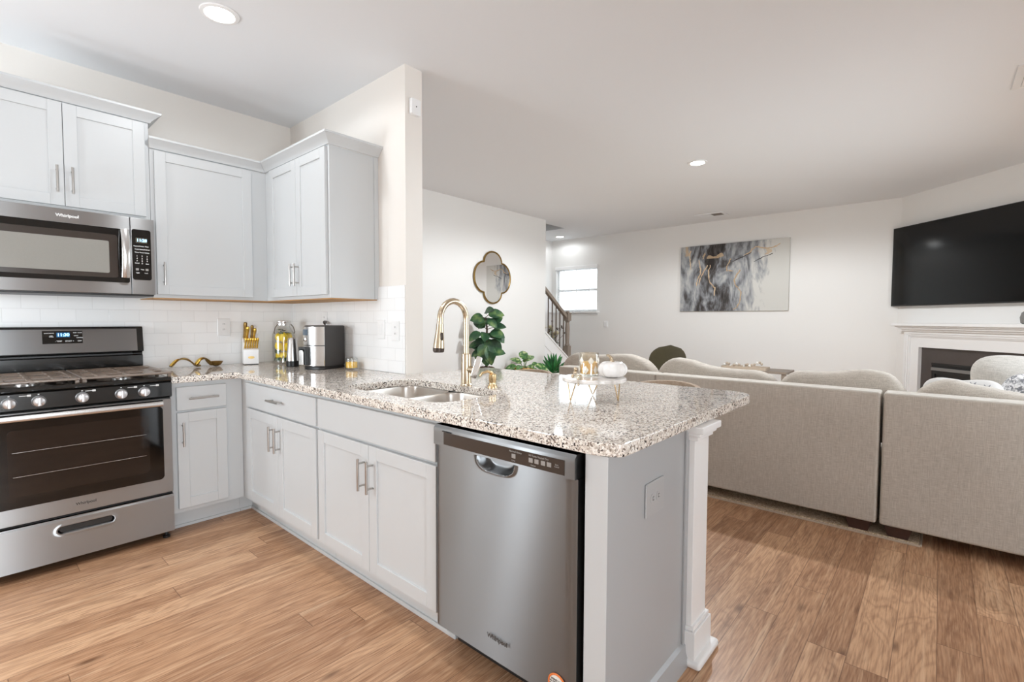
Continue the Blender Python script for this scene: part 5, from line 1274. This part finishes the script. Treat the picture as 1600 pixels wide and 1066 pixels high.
part('louver', MB(TF).box(0.492, 2*FC-0.492, 0.004, 0.020, 0.752, 0.772, 0.002), 'fbox', t, parent=fb)
part('louver', MB(TF).box(0.492, 2*FC-0.492, 0.004, 0.024, 0.690, 0.726, 0.003), 'grey', t, 'grey metal louver strip', parent=fb)
part('door_frame', MB(TF).prism([(0.50, 0.08), (2*FC-0.50, 0.08), (2*FC-0.50, 0.685), (0.50, 0.685)], 'y', 0.004, 0.018, holes=[[(0.535, 0.115), (2*FC-0.535, 0.115), (2*FC-0.535, 0.655), (0.535, 0.655)]]), 'fbox', t, parent=fb, smooth=False)
place(t, (p0[0], p0[1], 0), rad(-135))
p0 = diag(1.525, 0.105)
o = build('vase', MB().lathe((0, 0, 0), [(0.035, 0.0), (0.050, 0.01), (0.056, 0.06), (0.045, 0.105), (0.026, 0.12), (0.030, 0.135), (0.02, 0.134)], 28), 'grey'); o.location = (p0[0], p0[1], 1.2245); tag(o, 'grey vase on the mantel at the right edge of the photo', 'vase')

# ================================================================== PLANTS
def pot_plant(nm, label, x, y): return thing(nm, label, 'plant', (x, y, 0))
# ficus
fx_, fy_ = 2.560, 0.330
t = pot_plant('fiddle_leaf_fig', 'leafy fiddle leaf fig tree in a silver pot behind the faucet', fx_, fy_)
pt = part('pot', MB().lathe((fx_, fy_, 0), [(0.12, 0.0), (0.13, 0.01), (0.155, 0.60), (0.162, 0.622), (0.155, 0.628), (0.135, 0.628), (0.125, 0.60), (0.05, 0.60)], 36), 'silver', t)
mb = MB()
for i in range(26):
    an = random.uniform(0, 2*PI); q = random.uniform(0, 0.125); mb.sq((fx_+q*math.cos(an), fy_+q*math.sin(an), 0.622+random.uniform(0, .02)), (0.032, 0.032, 0.022), 1, 1, 8, 6)
part('moss', mb, 'moss', t, parent=pt)
part('trunk', MB().tube([(fx_, fy_, 0.60), (fx_+0.004, fy_, 0.75), (fx_-0.006, fy_-0.005, 0.95), (fx_+0.01, fy_, 1.12), (fx_-0.01, fy_, 1.28)], [0.017, 0.016, 0.014, 0.012, 0.006], 10), 'stem', t)
# leaves: (dx along view right, z, length, roll/azimuth)
vr = Vector((0.660, -0.751, 0)); vf = Vector((0.751, 0.660, 0))
LV = [(-.03, 1.36, -60, 15, .16), (.06, 1.33, 20, 5, .20), (-.10, 1.30, 175, -10, .17), (.00, 1.28, -150, -40, .17), (.05, 1.26, -25, -30, .15),
      (.14, 1.20, 25, 40, .17), (.20, 1.17, 10, 10, .16), (-.04, 1.17, 120, 30, .18), (.12, 1.11, -20, -10, .20), (.22, 1.10, 0, -35, .18), (-.16, 1.10, 190, -25, .18), (-.02, 1.10, -90, -20, .19), (.06, 1.06, 60, 0, .17),
      (-.10, 1.03, 200, -50, .18), (.02, 1.02, -60, -60, .20), (.13, 1.01, -10, -45, .20), (-.16, .97, 170, -10, .16), (-.05, .96, -120, -65, .20), (.07, .94, -50, -70, .22), (.15, .94, 20, -30, .17), (-.12, .91, 210, -60, .19), (-.02, .89, -80, -75, .21),
      (-.16, .87, 180, -20, .13), (.05, .87, -40, -70, .18), (.14, .86, 5, 5, .18), (-.10, .90, 170, 20, .15), (.02, 1.20, 90, 50, .16), (-.06, 1.24, 140, 10, .15)]
mb = MB(); ms_ = MB()
for (dx, z, az, el, ln) in LV:
    st_ = Vector((fx_, fy_, z-0.02))+vr*(dx*0.45)+vf*random.uniform(-.06, .02)
    d_ = vr*math.cos(rad(az))+vf*(-0.35+0.5*math.sin(rad(az)))*(0.9); d_ = d_.normalized()*math.cos(rad(el))+Vector((0, 0, math.sin(rad(el))))
    up_ = Vector((0, 0, 1))-vf*1.3+Vector((random.uniform(-.4, .4), random.uniform(-.4, .4), 0))
    mb.leaf(tuple(st_), d_, up_, ln*0.98, ln*0.70, 0.26, 0.28, 7, 0.62)
    ms_.tube([(fx_, fy_, z-0.05), tuple(st_+d_*0.01)], 0.004, 6)
part('foliage', mb, 'ficus', t); part('twigs', ms_, 'stem', t)
# variegated plant in gold honeycomb pot
px, py = 3.300, 0.330
t = pot_plant('pothos', 'small variegated plant in a gold honeycomb pot by the hall wall', px, py)
pt = part('pot', MB().lathe((px, py, 0), [(0.10, 0.0), (0.105, 0.01), (0.125, 0.50), (0.130, 0.60), (0.120, 0.60), (0.115, 0.55), (0.05, 0.55)], 32), 'champ', t)
mb = MB()
for j in range(6):
    for k in range(16):
        an = 2*PI*(k+0.5*(j % 2))/16; z = 0.345+j*0.045; r_ = 0.106+0.022*(z/0.5)
        mb.tube([(px+(r_+0.002)*math.cos(an+o_*0.19), py+(r_+0.002)*math.sin(an+o_*0.19), z+v_) for o_, v_ in ((0, 0.026), (1, 0.010), (1, -0.014), (0, -0.026), (-1, -0.014), (-1, 0.010))], 0.004, 6, closed=True)
part('honeycomb', mb, 'ygold', t, parent=pt)
mb = MB()
PL = [(160, 60, .20), (95, 70, .26), (60, 62, .24), (30, 30, .24), (5, 22, .28), (-20, 10, .18), (190, 25, .22), (170, 5, .24), (-60, 40, .16), (-110, 35, .18), (120, 45, .2), (80, 30, .15), (-80, 65, .22), (-90, 20, .15), (210, 10, .20)]
for az, el, ln in PL:
    d_ = (vr*math.cos(rad(az))+vf*math.sin(rad(az))*0.8).normalized()*math.cos(rad(el))+Vector((0, 0, math.sin(rad(el))))
    b0 = Vector((px, py, 0.56)); b1 = b0+d_*ln*0.55
    mb.tube([tuple(b0), tuple(b1)], 0.004, 6)
    d2 = (d_+Vector((0, 0, -0.55))).normalized()
    mb.leaf(tuple(b1), d2, Vector((0, 0, 1))-vf*0.7, ln*0.85, ln*0.50, 0.25, 0.35, 6, 0.8)
part('foliage', mb, 'pothos', t)
# aloe in white pot
px, py = 3.965, 0.330
t = pot_plant('aloe_plant', 'spiky green aloe in a white and gold pot at the end of the hall wall', px, py)
pt = part('pot', MB().lathe((px, py, 0), [(0.08, 0.0), (0.09, 0.01), (0.115, 0.44), (0.115, 0.475), (0.103, 0.475), (0.10, 0.45), (0.04, 0.45)], 30), 'white', t)
mb = MB()
for j in range(4):
    for k in range(10):
        an = 2*PI*(k+0.5*(j % 2))/10; z = 0.27+j*0.05; r_ = 0.092+0.024*(z/0.45)
        mb.tube([(px+r_*math.cos(an+o_*0.3), py+r_*math.sin(an+o_*0.3), z+v_) for o_, v_ in ((0, 0.028), (1, 0.0), (0, -0.028), (-1, 0.0))], 0.0035, 6, closed=True)
part('gold_lattice', mb, 'ygold', t, parent=pt)
mb = MB()
for k in range(20):
    az = random.uniform(0, 2*PI); el = rad(random.choice((18, 40, 58, 72, 82))); ln = 0.25+0.06*math.sin(el)
    d_ = Vector((math.cos(az)*math.cos(el), math.sin(az)*math.cos(el)*0.8, math.sin(el)))
    mb.leaf((px+0.02*math.cos(az), py+0.02*math.sin(az), 0.45), d_, Vector((0, 0, 1))-vf*0.5, ln, 0.046, 0.5, 0.06, 7, 0.7, 0.004)
part('leaves', mb, 'aloe', t)
# flowers beyond the railing
px, py = 5.22, 1.30
t = thing('flower_arrangement', 'cream flowers with dark sprigs in a tall vase behind the stair railing', 'flowers', (px, py, 0))
part('vase', MB().lathe((px, py, 0), [(0.07, 0), (0.09, 0.01), (0.10, 0.30), (0.06, 0.60), (0.05, 0.68), (0.065, 0.72), (0.05, 0.715), (0.03, 0.66)], 28), 'white', t)
mb = MB(); mg = MB(); md_ = MB()
for k in range(11):
    an = random.uniform(0, 2*PI); q = random.uniform(0.03, 0.19); c_ = Vector((px, py, 0))+vr*(q*math.cos(an))+vf*(q*math.sin(an)*0.6)+Vector((0, 0, random.uniform(0.90, 1.10)))
    for i in range(9):
        a2 = 2*PI*i/9; e2 = 0.3 if i % 2 else 0.9
        mb.leaf(tuple(c_), (math.cos(a2)*math.cos(e2), math.sin(a2)*math.cos(e2), math.sin(e2)), (0, 0, 1), 0.065, 0.05, 0.3, -0.2, 4, 0.6)
    mg.tube([(px, py, 0.70), tuple(c_)], 0.004, 6)
for k in range(26):
    an = random.uniform(0, 2*PI); q = random.uniform(0.02, 0.16)
    mg.leaf((px+q*math.cos(an)*.4, py+q*math.sin(an)*.4, 0.72+random.uniform(0, .12)), (math.cos(an), math.sin(an), random.uniform(-.2, .9)), (0, 0, 1), 0.13, 0.06)
for k in range(9):
    dx = -0.24+0.06*k; z = 1.06+0.06*math.sin(k*2.1); e_ = Vector((px, py, z))+vr*dx
    md_.tube([(px, py, 0.75), tuple(e_)], 0.003, 6)
    for i in range(4): md_.sq(tuple(e_+Vector((random.uniform(-.02, .02), random.uniform(-.02, .02), random.uniform(-.03, .03)))), (0.014,)*3, 1, 1, 8, 6)
part('blooms', mb, 'bloom', t); part('greenery', mg, 'mint', t); part('sprigs', md_, 'bloomd', t)
